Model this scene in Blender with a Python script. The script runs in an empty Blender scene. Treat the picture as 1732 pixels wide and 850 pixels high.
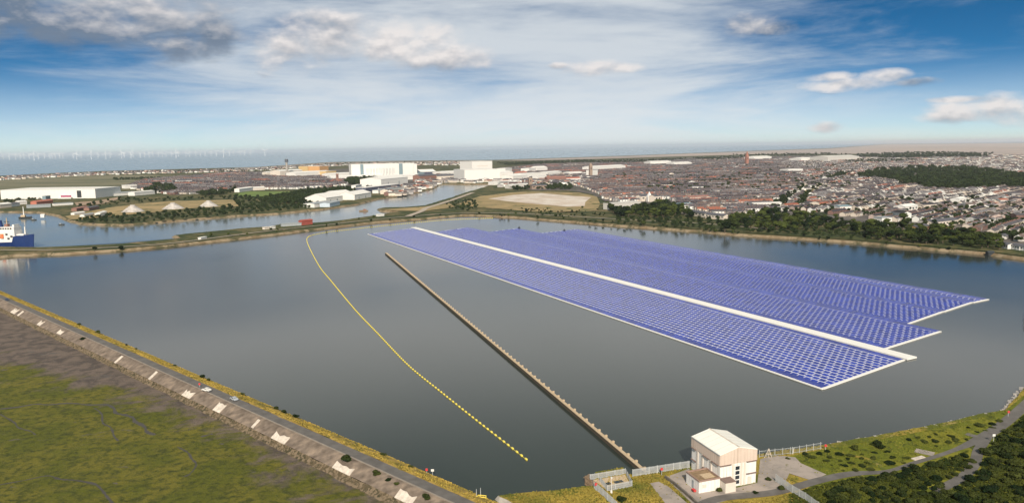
import bpy, math, random
import numpy as np
from mathutils import Vector, Matrix, Euler
from mathutils.geometry import tessellate_polygon

random.seed(7)
RNG = np.random.default_rng(11)
COL = bpy.context.scene.collection

# ------------------------------------------------------------------ camera
W, HP, F, CAMH = 1732, 850, 1237.0, 110.0
PITCH = math.atan((425 - 249.8) / F)
ROLL = math.atan(0.0147)
fw = Vector((0, math.cos(PITCH), -math.sin(PITCH)))
up0 = Vector((0, math.sin(PITCH), math.cos(PITCH)))
rt0 = Vector((1, 0, 0))
c_, s_ = math.cos(ROLL), math.sin(ROLL)
rt = c_ * rt0 - s_ * up0
up = s_ * rt0 + c_ * up0


def ray(x, y):
    return fw + rt * ((x - W / 2) / F) + up * ((HP / 2 - y) / F)


def P(x, y, z=0.0):
    """surveyed ground position of a point of the photograph at height z"""
    d = ray(x, y)
    t = (z - CAMH) / d.z
    return Vector((d.x * t, d.y * t, z))


def Q(p):
    v = Vector(p) - Vector((0, 0, CAMH))
    dz = v.dot(fw)
    if dz < 1:
        return (-9999, -9999, dz)
    return (W / 2 + F * v.dot(rt) / dz, HP / 2 - F * v.dot(up) / dz, dz)


cam_data = bpy.data.cameras.new('camera')
cam_data.sensor_width = 36
cam_data.lens = 36 * F / W
cam_data.clip_end = 500000
cam_data.clip_start = 1
cam = bpy.data.objects.new('camera', cam_data)
COL.objects.link(cam)
M = Matrix((rt, up, -fw)).transposed().to_4x4()
M.translation = Vector((0, 0, CAMH))
cam.matrix_world = M
bpy.context.scene.camera = cam


# ------------------------------------------------------------------ materials
def nodes(m):
    m.use_nodes = True
    nt = m.node_tree
    return nt, nt.nodes, nt.links, nt.nodes['Principled BSDF']


def flat(name, col, rough=0.75, spec=0.3, var=0.12, scale=0.5, metal=0.0):
    m = bpy.data.materials.new(name)
    nt, N, L, b = nodes(m)
    tc = N.new('ShaderNodeTexCoord')
    nz = N.new('ShaderNodeTexNoise'); nz.inputs['Scale'].default_value = scale; nz.inputs['Detail'].default_value = 5
    L.new(tc.outputs['Object'], nz.inputs['Vector'])
    r = N.new('ShaderNodeValToRGB')
    r.color_ramp.elements[0].position = 0.3; r.color_ramp.elements[1].position = 0.7
    r.color_ramp.elements[0].color = [c * (1 - var) for c in col] + [1]
    r.color_ramp.elements[1].color = [min(1, c * (1 + var)) for c in col] + [1]
    L.new(nz.outputs[0], r.inputs[0]); L.new(r.outputs[0], b.inputs['Base Color'])
    b.inputs['Roughness'].default_value = rough
    b.inputs['Specular IOR Level'].default_value = spec
    b.inputs['Metallic'].default_value = metal
    return m


def patchy(name, cols, scales, rough=0.95, thr=None, bump=0.0):
    """layers of noise: cols[0] base, every further colour is mixed in by its own noise"""
    m = bpy.data.materials.new(name)
    nt, N, L, b = nodes(m)
    tc = N.new('ShaderNodeTexCoord')
    prev = None
    for i, (c, sc) in enumerate(zip(cols, scales)):
        if i == 0:
            rgb = N.new('ShaderNodeRGB'); rgb.outputs[0].default_value = (*c, 1); prev = rgb.outputs[0]
            continue
        mp = N.new('ShaderNodeMapping'); mp.inputs['Location'].default_value = (i * 37.1, i * 11.7, i * 5.3)
        s = sc if isinstance(sc, tuple) else (sc, sc, sc)
        mp.inputs['Scale'].default_value = s
        L.new(tc.outputs['Object'], mp.inputs['Vector'])
        nz = N.new('ShaderNodeTexNoise'); nz.inputs['Scale'].default_value = 1; nz.inputs['Detail'].default_value = 7
        nz.inputs['Roughness'].default_value = 0.62
        nz.inputs['Distortion'].default_value = 0.4
        L.new(mp.outputs[0], nz.inputs['Vector'])
        lo, hi = (0.42, 0.6) if thr is None else thr[i]
        mr = N.new('ShaderNodeMapRange'); mr.interpolation_type = 'SMOOTHSTEP'
        mr.inputs[1].default_value = lo; mr.inputs[2].default_value = hi
        L.new(nz.outputs[0], mr.inputs[0])
        mx = N.new('ShaderNodeMix'); mx.data_type = 'RGBA'
        L.new(mr.outputs[0], mx.inputs[0]); L.new(prev, mx.inputs[6]); mx.inputs[7].default_value = (*c, 1)
        prev = mx.outputs[2]
    L.new(prev, b.inputs['Base Color'])
    b.inputs['Roughness'].default_value = rough
    b.inputs['Specular IOR Level'].default_value = 0.15
    if bump:
        nz = N.new('ShaderNodeTexNoise'); nz.inputs['Scale'].default_value = 0.9; nz.inputs['Detail'].default_value = 6
        L.new(tc.outputs['Object'], nz.inputs['Vector'])
        bp = N.new('ShaderNodeBump'); bp.inputs['Strength'].default_value = 1; bp.inputs['Distance'].default_value = bump
        L.new(nz.outputs[0], bp.inputs['Height']); L.new(bp.outputs[0], b.inputs['Normal'])
    return m


def attr_mat(name, rough=0.85, var=0.25, scale=0.4):
    m = bpy.data.materials.new(name)
    nt, N, L, b = nodes(m)
    a = N.new('ShaderNodeAttribute'); a.attribute_name = 'tint'
    tc = N.new('ShaderNodeTexCoord')
    nz = N.new('ShaderNodeTexNoise'); nz.inputs['Scale'].default_value = scale; nz.inputs['Detail'].default_value = 4
    L.new(tc.outputs['Object'], nz.inputs['Vector'])
    mr = N.new('ShaderNodeMapRange'); mr.inputs[1].default_value = 0.3; mr.inputs[2].default_value = 0.7
    mr.inputs[3].default_value = 1 - var; mr.inputs[4].default_value = 1 + var
    L.new(nz.outputs[0], mr.inputs[0])
    vm = N.new('ShaderNodeVectorMath'); vm.operation = 'SCALE'
    L.new(a.outputs['Color'], vm.inputs[0]); L.new(mr.outputs[0], vm.inputs['Scale'])
    L.new(vm.outputs[0], b.inputs['Base Color'])
    b.inputs['Roughness'].default_value = rough; b.inputs['Specular IOR Level'].default_value = 0.2
    return m


def foliage_mat(name, dark, light, scale=0.6, hue=0.25):
    m = bpy.data.materials.new(name)
    nt, N, L, b = nodes(m)
    tc = N.new('ShaderNodeTexCoord'); oi = N.new('ShaderNodeObjectInfo')
    nz = N.new('ShaderNodeTexNoise'); nz.inputs['Scale'].default_value = scale; nz.inputs['Detail'].default_value = 5
    L.new(tc.outputs['Object'], nz.inputs['Vector'])
    ad = N.new('ShaderNodeMath'); ad.operation = 'MULTIPLY_ADD'; ad.inputs[1].default_value = hue; ad.inputs[2].default_value = -hue / 2
    L.new(oi.outputs['Random'], ad.inputs[0])
    sm = N.new('ShaderNodeMath'); sm.operation = 'ADD'
    L.new(nz.outputs[0], sm.inputs[0]); L.new(ad.outputs[0], sm.inputs[1])
    r = N.new('ShaderNodeValToRGB')
    r.color_ramp.elements[0].position = 0.32; r.color_ramp.elements[1].position = 0.72
    r.color_ramp.elements[0].color = (*dark, 1); r.color_ramp.elements[1].color = (*light, 1)
    L.new(sm.outputs[0], r.inputs[0]); L.new(r.outputs[0], b.inputs['Base Color'])
    b.inputs['Roughness'].default_value = 0.9; b.inputs['Specular IOR Level'].default_value = 0.1
    return m


def water_mat(name, col, rough=0.12, bump=0.02, bscale=0.25, big=0.0):
    m = bpy.data.materials.new(name)
    nt, N, L, b = nodes(m)
    tc = N.new('ShaderNodeTexCoord')
    nz = N.new('ShaderNodeTexNoise'); nz.inputs['Scale'].default_value = bscale; nz.inputs['Detail'].default_value = 6
    L.new(tc.outputs['Object'], nz.inputs['Vector'])
    bp = N.new('ShaderNodeBump'); bp.inputs['Strength'].default_value = 1; bp.inputs['Distance'].default_value = bump
    L.new(nz.outputs[0], bp.inputs['Height']); L.new(bp.outputs[0], b.inputs['Normal'])
    n2 = N.new('ShaderNodeTexNoise'); n2.inputs['Scale'].default_value = 0.006; n2.inputs['Detail'].default_value = 4
    mp = N.new('ShaderNodeMapping'); mp.inputs['Scale'].default_value = (1, 0.6, 1)
    L.new(tc.outputs['Object'], mp.inputs['Vector']); L.new(mp.outputs[0], n2.inputs['Vector'])
    r = N.new('ShaderNodeValToRGB')
    r.color_ramp.elements[0].position = 0.35; r.color_ramp.elements[1].position = 0.68
    r.color_ramp.elements[0].color = (*[c * 0.85 for c in col], 1)
    r.color_ramp.elements[1].color = (col[0] * 1.25, col[1] * 1.15, col[2] * 1.05, 1)
    L.new(n2.outputs[0], r.inputs[0]); L.new(r.outputs[0], b.inputs['Base Color'])
    mr = N.new('ShaderNodeMapRange'); mr.inputs[1].default_value = 0.35; mr.inputs[2].default_value = 0.7
    mr.inputs[3].default_value = rough * 0.75; mr.inputs[4].default_value = rough * 1.35
    L.new(n2.outputs[0], mr.inputs[0]); L.new(mr.outputs[0], b.inputs['Roughness'])
    b.inputs['IOR'].default_value = 1.4
    b.inputs['Specular IOR Level'].default_value = 0.5
    return m


def cladding(name, col, step):
    m = flat(name, col, var=0.05)
    nt, N, L, b = nodes(m)
    src = b.inputs['Base Color'].links[0].from_socket
    tc = N.new('ShaderNodeTexCoord'); sp = N.new('ShaderNodeSeparateXYZ'); L.new(tc.outputs['Object'], sp.inputs[0])
    ad = N.new('ShaderNodeMath'); ad.operation = 'ADD'; L.new(sp.outputs[0], ad.inputs[0]); L.new(sp.outputs[1], ad.inputs[1])
    dv = N.new('ShaderNodeMath'); dv.operation = 'DIVIDE'; L.new(ad.outputs[0], dv.inputs[0]); dv.inputs[1].default_value = step
    fr = N.new('ShaderNodeMath'); fr.operation = 'FRACT'; L.new(dv.outputs[0], fr.inputs[0])
    lt = N.new('ShaderNodeMath'); lt.operation = 'LESS_THAN'; L.new(fr.outputs[0], lt.inputs[0]); lt.inputs[1].default_value = 0.12
    mp = N.new('ShaderNodeMapping'); mp.inputs['Scale'].default_value = (1.3, 1.3, 0.12); L.new(tc.outputs['Object'], mp.inputs['Vector'])
    nz = N.new('ShaderNodeTexNoise'); nz.inputs['Scale'].default_value = 1; nz.inputs['Detail'].default_value = 6; L.new(mp.outputs[0], nz.inputs['Vector'])
    mr = N.new('ShaderNodeMapRange'); mr.inputs[1].default_value = 0.55; mr.inputs[2].default_value = 0.75; mr.inputs[3].default_value = 0; mr.inputs[4].default_value = 0.5; L.new(nz.outputs[0], mr.inputs[0])
    su = N.new('ShaderNodeMath'); su.operation = 'MULTIPLY_ADD'; su.inputs[1].default_value = 0.35; L.new(lt.outputs[0], su.inputs[0]); L.new(mr.outputs[0], su.inputs[2])
    mx = N.new('ShaderNodeMix'); mx.data_type = 'RGBA'; L.new(su.outputs[0], mx.inputs[0]); L.new(src, mx.inputs[6]); mx.inputs[7].default_value = (col[0] * .6, col[1] * .55, col[2] * .48, 1)
    L.new(mx.outputs[2], b.inputs['Base Color'])
    return m


MAT = {}


def mat(key, col, **k):
    if key not in MAT:
        MAT[key] = flat(key, col, **k)
    return MAT[key]


m_white = cladding('white cladding', (0.76, 0.73, 0.69), 1.2)
m_cream = mat('cream render', (0.66, 0.58, 0.5), var=0.05)
m_pink = cladding('pinkish cladding', (0.62, 0.5, 0.42), 1.2)
m_conc = mat('concrete', (0.36, 0.33, 0.3), var=0.2, scale=0.6)
m_palec = mat('pale concrete', (0.6, 0.52, 0.44), var=0.22, scale=0.7)
m_grey = mat('grey metal', (0.32, 0.34, 0.35), rough=0.5, spec=0.5)
m_galv = mat('galvanised steel', (0.45, 0.46, 0.46), rough=0.5, spec=0.5)
m_dark = mat('dark metal', (0.04, 0.045, 0.05), rough=0.5)
m_glass = mat('dark glass', (0.02, 0.03, 0.04), rough=0.1, spec=0.8)
m_slate = mat('slate roof', (0.1, 0.1, 0.115), var=0.2)
m_red = mat('red paint', (0.55, 0.05, 0.05))
m_orange = mat('orange paint', (0.75, 0.2, 0.08))
m_yellow = mat('yellow plastic', (0.75, 0.6, 0.1), rough=0.5)
m_timber = mat('weathered timber', (0.2, 0.14, 0.09), var=0.3, scale=2)
m_tan = mat('sandy concrete', (0.5, 0.38, 0.25), var=0.15, scale=1.5)
m_brick = mat('red brick', (0.26, 0.14, 0.11), var=0.2)
m_blue = mat('blue hull paint', (0.012, 0.035, 0.14), rough=0.35, spec=0.5)
m_teal = mat('teal grey cladding', (0.2, 0.27, 0.3))
m_buff = mat('yellow cladding', (0.6, 0.42, 0.2))
m_asph = mat('asphalt', (0.13, 0.118, 0.108), var=0.2, scale=0.3)
m_gravel = mat('brown gravel roof', (0.25, 0.17, 0.1), var=0.3, scale=1.2)
m_bark = mat('bark', (0.1, 0.075, 0.05))
m_leaf = foliage_mat('broad leaves', (0.01, 0.02, 0.007), (0.075, 0.095, 0.022), hue=0.55)
m_leaf2 = foliage_mat('scrub leaves', (0.01, 0.02, 0.006), (0.06, 0.07, 0.016), scale=0.8, hue=0.5)
m_leaf_far = foliage_mat('woodland leaves', (0.008, 0.017, 0.008), (0.034, 0.05, 0.017), scale=0.02)
m_tuft = foliage_mat('rough grass', (0.09, 0.1, 0.02), (0.34, 0.24, 0.05), scale=0.09)
m_gorse = foliage_mat('yellow verge plants', (0.12, 0.11, 0.025), (0.4, 0.28, 0.06), scale=0.15)
m_tint = attr_mat('painted and rendered walls and roofs')


# ------------------------------------------------------------------ mesh helpers
def link(name, me, parent=None):
    o = bpy.data.objects.new(name, me)
    COL.objects.link(o)
    if parent is not None:
        o.parent = parent
    return o


def mk(name, V, Fc, mats, parent=None, idx=None, smooth=False):
    me = bpy.data.meshes.new(name)
    me.from_pydata([tuple(v) for v in V], [], Fc)
    for m in (mats if isinstance(mats, (list, tuple)) else [mats]):
        me.materials.append(m)
    if idx is not None:
        me.polygons.foreach_set('material_index', idx)
    if smooth:
        me.polygons.foreach_set('use_smooth', [True] * len(me.polygons))
    me.update()
    return link(name, me, parent)


def quadmesh(name, V, n, mats, parent=None, tint=None):
    """V: (4n,3) array, n separate quads"""
    me = bpy.data.meshes.new(name)
    me.vertices.add(4 * n); me.vertices.foreach_set('co', np.ascontiguousarray(V, dtype=np.float32).ravel())
    me.loops.add(4 * n); me.loops.foreach_set('vertex_index', np.arange(4 * n, dtype=np.int32))
    me.polygons.add(n); me.polygons.foreach_set('loop_start', np.arange(0, 4 * n, 4, dtype=np.int32))
    me.polygons.foreach_set('loop_total', np.full(n, 4, dtype=np.int32))
    me.materials.append(mats)
    me.update(calc_edges=True)
    if tint is not None:
        at = me.attributes.new('tint', 'FLOAT_COLOR', 'FACE')
        at.data.foreach_set('color', np.ascontiguousarray(tint, dtype=np.float32).ravel())
    return link(name, me, parent) if name else me


def tag(o, label=None, cat=None, group=None, kind=None):
    if label: o['label'] = label
    if cat: o['category'] = cat
    if group: o['group'] = group
    if kind: o['kind'] = kind
    return o


def empty(name, loc=(0, 0, 0), rz=0, label=None, cat=None, group=None):
    o = bpy.data.objects.new(name, None)
    COL.objects.link(o)
    o.location = loc; o.rotation_euler = (0, 0, rz)
    o.empty_display_size = 1
    return tag(o, label, cat, group)


class MB:
    def __init__(s):
        s.V = []; s.F = []

    def box(s, c, size, rz=0, T=None):
        x, y, z = [k / 2 for k in size]
        R = Matrix.Rotation(rz, 3, 'Z')
        b = len(s.V)
        for sx, sy, sz in ((-1, -1, -1), (1, -1, -1), (1, 1, -1), (-1, 1, -1), (-1, -1, 1), (1, -1, 1), (1, 1, 1), (-1, 1, 1)):
            v = R @ Vector((sx * x, sy * y, sz * z)) + Vector(c)
            s.V.append(T @ v if T else v)
        for f in ((0, 3, 2, 1), (4, 5, 6, 7), (0, 1, 5, 4), (1, 2, 6, 5), (2, 3, 7, 6), (3, 0, 4, 7)):
            s.F.append([b + i for i in f])
        return s

    def beam(s, a, c, w, h):
        """box from a to c (bottom centre line at a, c), width w, height h"""
        a, c = Vector(a), Vector(c)
        d = (c - a); l = d.length; d.normalize()
        n = Vector((-d.y, d.x, 0)); n.normalize()
        n *= w / 2
        b = len(s.V)
        for p in (a, c):
            for q in (p - n, p + n, p + n + Vector((0, 0, h)), p - n + Vector((0, 0, h))):
                s.V.append(q)
        for f in ((0, 1, 2, 3), (7, 6, 5, 4), (0, 4, 5, 1), (1, 5, 6, 2), (2, 6, 7, 3), (3, 7, 4, 0)):
            s.F.append([b + i for i in f])
        return s

    def tube(s, a, c, r0, r1=None, n=8):
        a, c = Vector(a), Vector(c); r1 = r0 if r1 is None else r1
        d = (c - a).normalized(); t = Vector((1, 0, 0)) if abs(d.x) < 0.9 else Vector((0, 1, 0))
        e1 = d.cross(t).normalized(); e2 = d.cross(e1)
        b = len(s.V)
        for p, r in ((a, r0), (c, r1)):
            for k in range(n):
                w = 2 * math.pi * k / n
                s.V.append(p + (e1 * math.cos(w) + e2 * math.sin(w)) * r)
        for k in range(n):
            j = (k + 1) % n
            s.F.append([b + k, b + j, b + n + j, b + n + k])
        s.F.append([b + k for k in range(n)][::-1]); s.F.append([b + n + k for k in range(n)])
        return s

    def gable(s, x0, x1, y0, y1, z, h, over=0.4, t=0.25):
        """gabled roof, ridge along x"""
        b = len(s.V); ym = (y0 + y1) / 2
        k = h / ((y1 - y0) / 2)
        for x in (x0 - over, x1 + over):
            for y, zz in ((y0 - over, z - over * k), (ym, z + h), (y1 + over, z - over * k),
                          (y1 + over, z - over * k - t), (ym, z + h - t), (y0 - over, z - over * k - t)):
                s.V.append(Vector((x, y, zz)))
        for i in range(6):
            j = (i + 1) % 6
            s.F.append([b + i, b + j, b + 6 + j, b + 6 + i])
        s.F.append([b + 0, b + 5, b + 4, b + 1]); s.F.append([b + 1, b + 4, b + 3, b + 2])
        s.F.append([b + 6, b + 7, b + 10, b + 11]); s.F.append([b + 7, b + 8, b + 9, b + 10])
        return s

    def walls(s, x0, x1, y0, y1, z0, z1, gh=0.0):
        """box whose ends rise to a gable of height gh"""
        b = len(s.V); ym = (y0 + y1) / 2
        for x in (x0, x1):
            for y, zz in ((y0, z0), (y1, z0), (y1, z1), (ym, z1 + gh), (y0, z1)):
                s.V.append(Vector((x, y, zz)))
        for i in range(5):
            j = (i + 1) % 5
            s.F.append([b + i, b + j, b + 5 + j, b + 5 + i])
        s.F.append([b + 4, b + 3, b + 2, b + 1, b + 0]); s.F.append([b + 5, b + 6, b + 7, b + 8, b + 9])
        return s

    def build(s, name, m, parent=None, smooth=False):
        return mk(name, s.V, s.F, m, parent, smooth=smooth)


def area(poly):
    return 0.5 * sum(poly[i][0] * poly[(i + 1) % len(poly)][1] - poly[(i + 1) % len(poly)][0] * poly[i][1] for i in range(len(poly)))


def sheet(name, poly, z, m, kind='structure'):
    pts = [Vector((p[0], p[1], z)) for p in poly]
    tris = tessellate_polygon([pts])
    me_f = []
    for t in tris:
        a, b, c = [pts[i] for i in t]
        if (b - a).cross(c - a).z < 0: t = (t[0], t[2], t[1])
        me_f.append(t)
    o = mk(name, pts, me_f, m)
    if kind: o['kind'] = kind
    return o


def inset(poly, d):
    n = len(poly); sgn = 1 if area(poly) > 0 else -1
    out = []
    for i in range(n):
        p0, p1, p2 = Vector(poly[i - 1][:2]), Vector(poly[i][:2]), Vector(poly[(i + 1) % n][:2])
        e0 = (p1 - p0); e1 = (p2 - p1)
        if e0.length < 1e-6 or e1.length < 1e-6: out.append(p1); continue
        e0.normalize(); e1.normalize()
        n0 = Vector((-e0.y, e0.x)) * sgn; n1 = Vector((-e1.y, e1.x)) * sgn
        m = n0 + n1
        if m.length < 0.2: m = n0.copy()
        m.normalize()
        k = max(0.5, m.dot(n0))
        out.append(p1 + m * (d / k))
    return out


def jitter_line(poly, step, amp, closed=True):
    out = []; n = len(poly)
    for i in range(n if closed else n - 1):
        a, b = Vector(poly[i][:2]), Vector(poly[(i + 1) % n][:2])
        l = (b - a).length
        out.append(a)
        if l > 4000: continue
        k = int(l / step)
        nn = Vector((-(b - a).y, (b - a).x)).normalized() if l > 0 else Vector((0, 0))
        for j in range(1, k):
            out.append(a.lerp(b, j / k) + nn * random.uniform(-amp, amp))
    if not closed: out.append(Vector(poly[-1][:2]))
    return out


def land(name, poly, ztop, zbot, ins, mtop, mbank):
    top = inset(poly, ins)
    n = len(poly)
    V = [Vector((p[0], p[1], ztop)) for p in top] + [Vector((p[0], p[1], zbot)) for p in poly]
    tris = tessellate_polygon([[Vector((p[0], p[1], 0)) for p in top]])
    Fc = []; idx = []
    for t in tris:
        a, b, c = [V[i] for i in t]
        if (b - a).cross(c - a).z < 0: t = (t[0], t[2], t[1])
        Fc.append(tuple(t)); idx.append(0)
    ccw = area(poly) > 0
    for i in range(n):
        j = (i + 1) % n
        Fc.append((n + i, n + j, j, i) if ccw else (i, j, n + j, n + i)); idx.append(1)
    o = mk(name, V, Fc, [mtop, mbank], idx=idx)
    o['kind'] = 'structure'
    return o


def inpoly(x, y, poly):
    c = False; n = len(poly); j = n - 1
    for i in range(n):
        xi, yi = poly[i][0], poly[i][1]; xj, yj = poly[j][0], poly[j][1]
        if (yi > y) != (yj > y) and x < (xj - xi) * (y - yi) / (yj - yi) + xi: c = not c
        j = i
    return c


def inpoly_np(X, Y, poly):
    c = np.zeros(len(X), bool); n = len(poly); j = n - 1
    for i in range(n):
        xi, yi = poly[i][0], poly[i][1]; xj, yj = poly[j][0], poly[j][1]
        if yi != yj:
            k = ((yi > Y) != (yj > Y)) & (X < (xj - xi) * (Y - yi) / (yj - yi) + xi)
            c ^= k
        j = i
    return c


def PP(l, z=0.0):
    return [P(x, y, z) for x, y in l]


def ribbon(name, pts, width, z, m, kind='structure'):
    pts = [Vector((p[0], p[1], 0)) for p in pts]
    # smooth (Catmull-Rom)
    sm = []
    for i in range(len(pts) - 1):
        p0, p1, p2, p3 = pts[max(i - 1, 0)], pts[i], pts[i + 1], pts[min(i + 2, len(pts) - 1)]
        for k in range(6):
            t = k / 6
            sm.append(0.5 * ((2 * p1) + (p2 - p0) * t + (2 * p0 - 5 * p1 + 4 * p2 - p3) * t * t + (3 * p1 - p0 - 3 * p2 + p3) * t ** 3))
    sm.append(pts[-1])
    V = []; Fc = []
    for i, p in enumerate(sm):
        d = (sm[min(i + 1, len(sm) - 1)] - sm[max(i - 1, 0)]).normalized()
        n = Vector((-d.y, d.x, 0))
        w = width(i / len(sm)) if callable(width) else width
        V += [p + n * w / 2 + Vector((0, 0, z)), p - n * w / 2 + Vector((0, 0, z))]
        if i: Fc.append((2 * i - 2, 2 * i - 1, 2 * i + 1, 2 * i))
    o = mk(name, V, Fc, m)
    if kind: o['kind'] = kind
    return o


ORD = ['', 'first', 'second', 'third', 'fourth', 'fifth', 'sixth', 'seventh', 'eighth', 'ninth', 'tenth', 'eleventh', 'twelfth']


def ordw(n):
    if n < len(ORD): return ORD[n]
    if 10 < n % 100 < 14: return '%dth' % n
    return '%d%s' % (n, {1: 'st', 2: 'nd', 3: 'rd'}.get(n % 10, 'th'))


# ------------------------------------------------------------------ world and sun
SUN_AZ = Vector((0.0, -1.0)).normalized()
SUN_EL = math.radians(36)
scene = bpy.context.scene
world = bpy.data.worlds.new('World'); scene.world = world
world.use_nodes = True
nt = world.node_tree; N = nt.nodes; L = nt.links
bg = N['Background']


def mth(op, a, b=None, c=None, clamp=False):
    n = N.new('ShaderNodeMath'); n.operation = op; n.use_clamp = clamp
    for i, v in enumerate((a, b, c)):
        if v is None: continue
        if isinstance(v, (int, float)): n.inputs[i].default_value = v
        else: L.new(v, n.inputs[i])
    return n.outputs[0]


def mix(f, a, b):
    n = N.new('ShaderNodeMix'); n.data_type = 'RGBA'
    if isinstance(f, (int, float)): n.inputs[0].default_value = f
    else: L.new(f, n.inputs[0])
    for i, v in ((6, a), (7, b)):
        if isinstance(v, tuple): n.inputs[i].default_value = (*v, 1)
        else: L.new(v, n.inputs[i])
    return n.outputs[2]


def smooth(v, lo, hi):
    n = N.new('ShaderNodeMapRange'); n.interpolation_type = 'SMOOTHSTEP'
    n.inputs[1].default_value = lo; n.inputs[2].default_value = hi
    L.new(v, n.inputs[0]); return n.outputs[0]


tc = N.new('ShaderNodeTexCoord')
nv = N.new('ShaderNodeVectorMath'); nv.operation = 'NORMALIZE'; L.new(tc.outputs['Generated'], nv.inputs[0])
sp = N.new('ShaderNodeSeparateXYZ'); L.new(nv.outputs[0], sp.inputs[0])
zc = mth('MAXIMUM', sp.outputs[2], 0.0)
zz = mth('MULTIPLY_ADD', zc, 3.6, 0.035)
cb = N.new('ShaderNodeCombineXYZ'); L.new(sp.outputs[0], cb.inputs[0]); L.new(sp.outputs[1], cb.inputs[1]); L.new(zz, cb.inputs[2])
nv2 = N.new('ShaderNodeVectorMath'); nv2.operation = 'NORMALIZE'; L.new(cb.outputs[0], nv2.inputs[0])
sky = N.new('ShaderNodeTexSky'); sky.sky_type = 'NISHITA'; sky.sun_disc = False
sky.sun_elevation = SUN_EL; sky.sun_rotation = math.atan2(SUN_AZ.x, SUN_AZ.y)
sky.air_density = 1.0; sky.dust_density = 0.6; sky.ozone_density = 2.5; sky.altitude = 100
L.new(nv2.outputs[0], sky.inputs['Vector'])
az = mth('ARCTAN2', sp.outputs[0], sp.outputs[1])
el = mth('ARCSINE', sp.outputs[2])


def noise(sx, sy, off=(0, 0, 0), detail=8, rough=0.55, dist=0.0, eloff=0.0):
    c = N.new('ShaderNodeCombineXYZ')
    L.new(mth('MULTIPLY_ADD', az, sx, off[0]), c.inputs[0])
    L.new(mth('MULTIPLY_ADD', el, sy, off[1] + eloff * sy), c.inputs[1])
    c.inputs[2].default_value = off[2]
    n = N.new('ShaderNodeTexNoise'); n.inputs['Scale'].default_value = 1
    n.inputs['Detail'].default_value = detail; n.inputs['Roughness'].default_value = rough
    n.inputs['Distortion'].default_value = dist
    L.new(c.outputs[0], n.inputs['Vector']); return n.outputs[0]


# blue of the open sky, a little deeper than the plain texture gives
hs = N.new('ShaderNodeHueSaturation'); hs.inputs['Saturation'].default_value = 1.4
L.new(sky.outputs[0], hs.inputs['Color'])
tq = N.new('ShaderNodeVectorMath'); tq.operation = 'MULTIPLY'; L.new(hs.outputs[0], tq.inputs[0]); tq.inputs[1].default_value = (0.6, 0.87, 0.8)
skyc = tq.outputs[0]
# thin high cloud: broad streaks, thick straight ahead, thin at both sides
ahead = smooth(mth('ABSOLUTE', mth('ADD', az, 0.03)), 0.7, 0.1)
v1 = noise(2.6, 17, (3.1, 0, 0), 9, 0.62, 0.5)
v2 = noise(7, 40, (8.1, 2, 1), 8, 0.6, 0.3)
veil = mth('ADD', mth('MULTIPLY', v1, 0.75), mth('MULTIPLY', v2, 0.25))
veil = smooth(mth('ADD', veil, mth('MULTIPLY', ahead, 0.32)), 0.5, 0.9)
veil = mth('MULTIPLY', veil, 0.85)
col = mix(veil, skyc, (5.5, 5.8, 6.0))
# pale band low over the horizon
low = smooth(el, 0.11, 0.0)
col = mix(mth('MULTIPLY', low, 0.55), col, (6.6, 6.85, 6.95))


# unseen cloud ring added above the picture, bright then dark, shaping the water's reflection
deck = mix(smooth(el, 0.26, 0.46), (7.6, 7.5, 7.3), (1.6, 2.1, 2.2))
col = mix(mth('MULTIPLY', smooth(el, 0.18, 0.24), 0.85), col, deck)


def ang(px, py):
    d = ray(px, py).normalized()
    return math.atan2(d.x, d.y), math.asin(d.z)


# heaped clouds: (x, y, half width, half height in degrees*24.., brightness of their top)
puffs = [
    (20, 15, 130, 42, 0.05), (110, 50, 110, 28, 0.05), (200, 25, 90, 46, 0.65), (270, 45, 110, 50, 0.2), (350, 60, 70, 34, 0.1), (-60, 20, 110, 40, 0.0),
    (490, 82, 72, 36, 0.85), (560, 60, 90, 36, 0.55), (690, 72, 92, 38, 1.0), (745, 96, 90, 24, 0.7), (800, 100, 34, 18, 0.9),
    (1005, 117, 62, 14, 1.0), (1055, 114, 34, 10, 0.9), (945, 112, 18, 6, 0.8),
    (1262, 42, 44, 16, 0.55), (1310, 48, 40, 11, 0.3),
    (1408, 131, 36, 8, 0.9), (1440, 142, 62, 11, 0.95), (1495, 130, 38, 11, 0.95), (1552, 138, 34, 7, 0.3),
    (1400, 214, 26, 9, 0.7), (1690, 186, 84, 22, 0.85), (1640, 195, 60, 12, 0.9), (1628, 168, 40, 6, 0.6),
]
cn = noise(19, 36, (1.7, 5.2, 0), 8, 0.55, 0.1)
cn_up = noise(19, 36, (1.7, 5.2, 0), 8, 0.55, 0.1, eloff=0.008)
total = None; bright = None; vpos = None
for (px, py, rx, ry, br) in puffs:
    a, e = ang(px, py)
    ra, re = rx / F, ry / F
    da = mth('MULTIPLY', mth('ADD', az, -a), 1 / ra)
    de = mth('MULTIPLY', mth('ADD', el, -e), 1 / re)
    # flatter below than above
    m = mth('SUBTRACT', 1.0, mth('ADD', mth('MULTIPLY', da, da), mth('MULTIPLY', de, de)))
    b_ = mth('MULTIPLY_ADD', de, 0.28, br)
    mm = mth('MAXIMUM', m, -1.5)
    w = mth('MAXIMUM', mth('ADD', m, 0.6), 0.0)
    wb = mth('MULTIPLY', w, b_)
    total = mm if total is None else mth('MAXIMUM', total, mm)
    bright = wb if bright is None else mth('ADD', bright, wb)
    vpos = w if vpos is None else mth('ADD', vpos, w)
brt = mth('DIVIDE', bright, mth('MAXIMUM', vpos, 0.05))
dens = smooth(mth('ADD', mth('MULTIPLY', total, 0.42), mth('MULTIPLY', mth('ADD', cn, -0.5), 1.7)), -0.2, 0.55)
relief = mth('MULTIPLY', mth('SUBTRACT', cn, cn_up), 2.0)
lit = mth('ADD', mth('ADD', brt, relief), -0.05, clamp=True)
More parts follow.
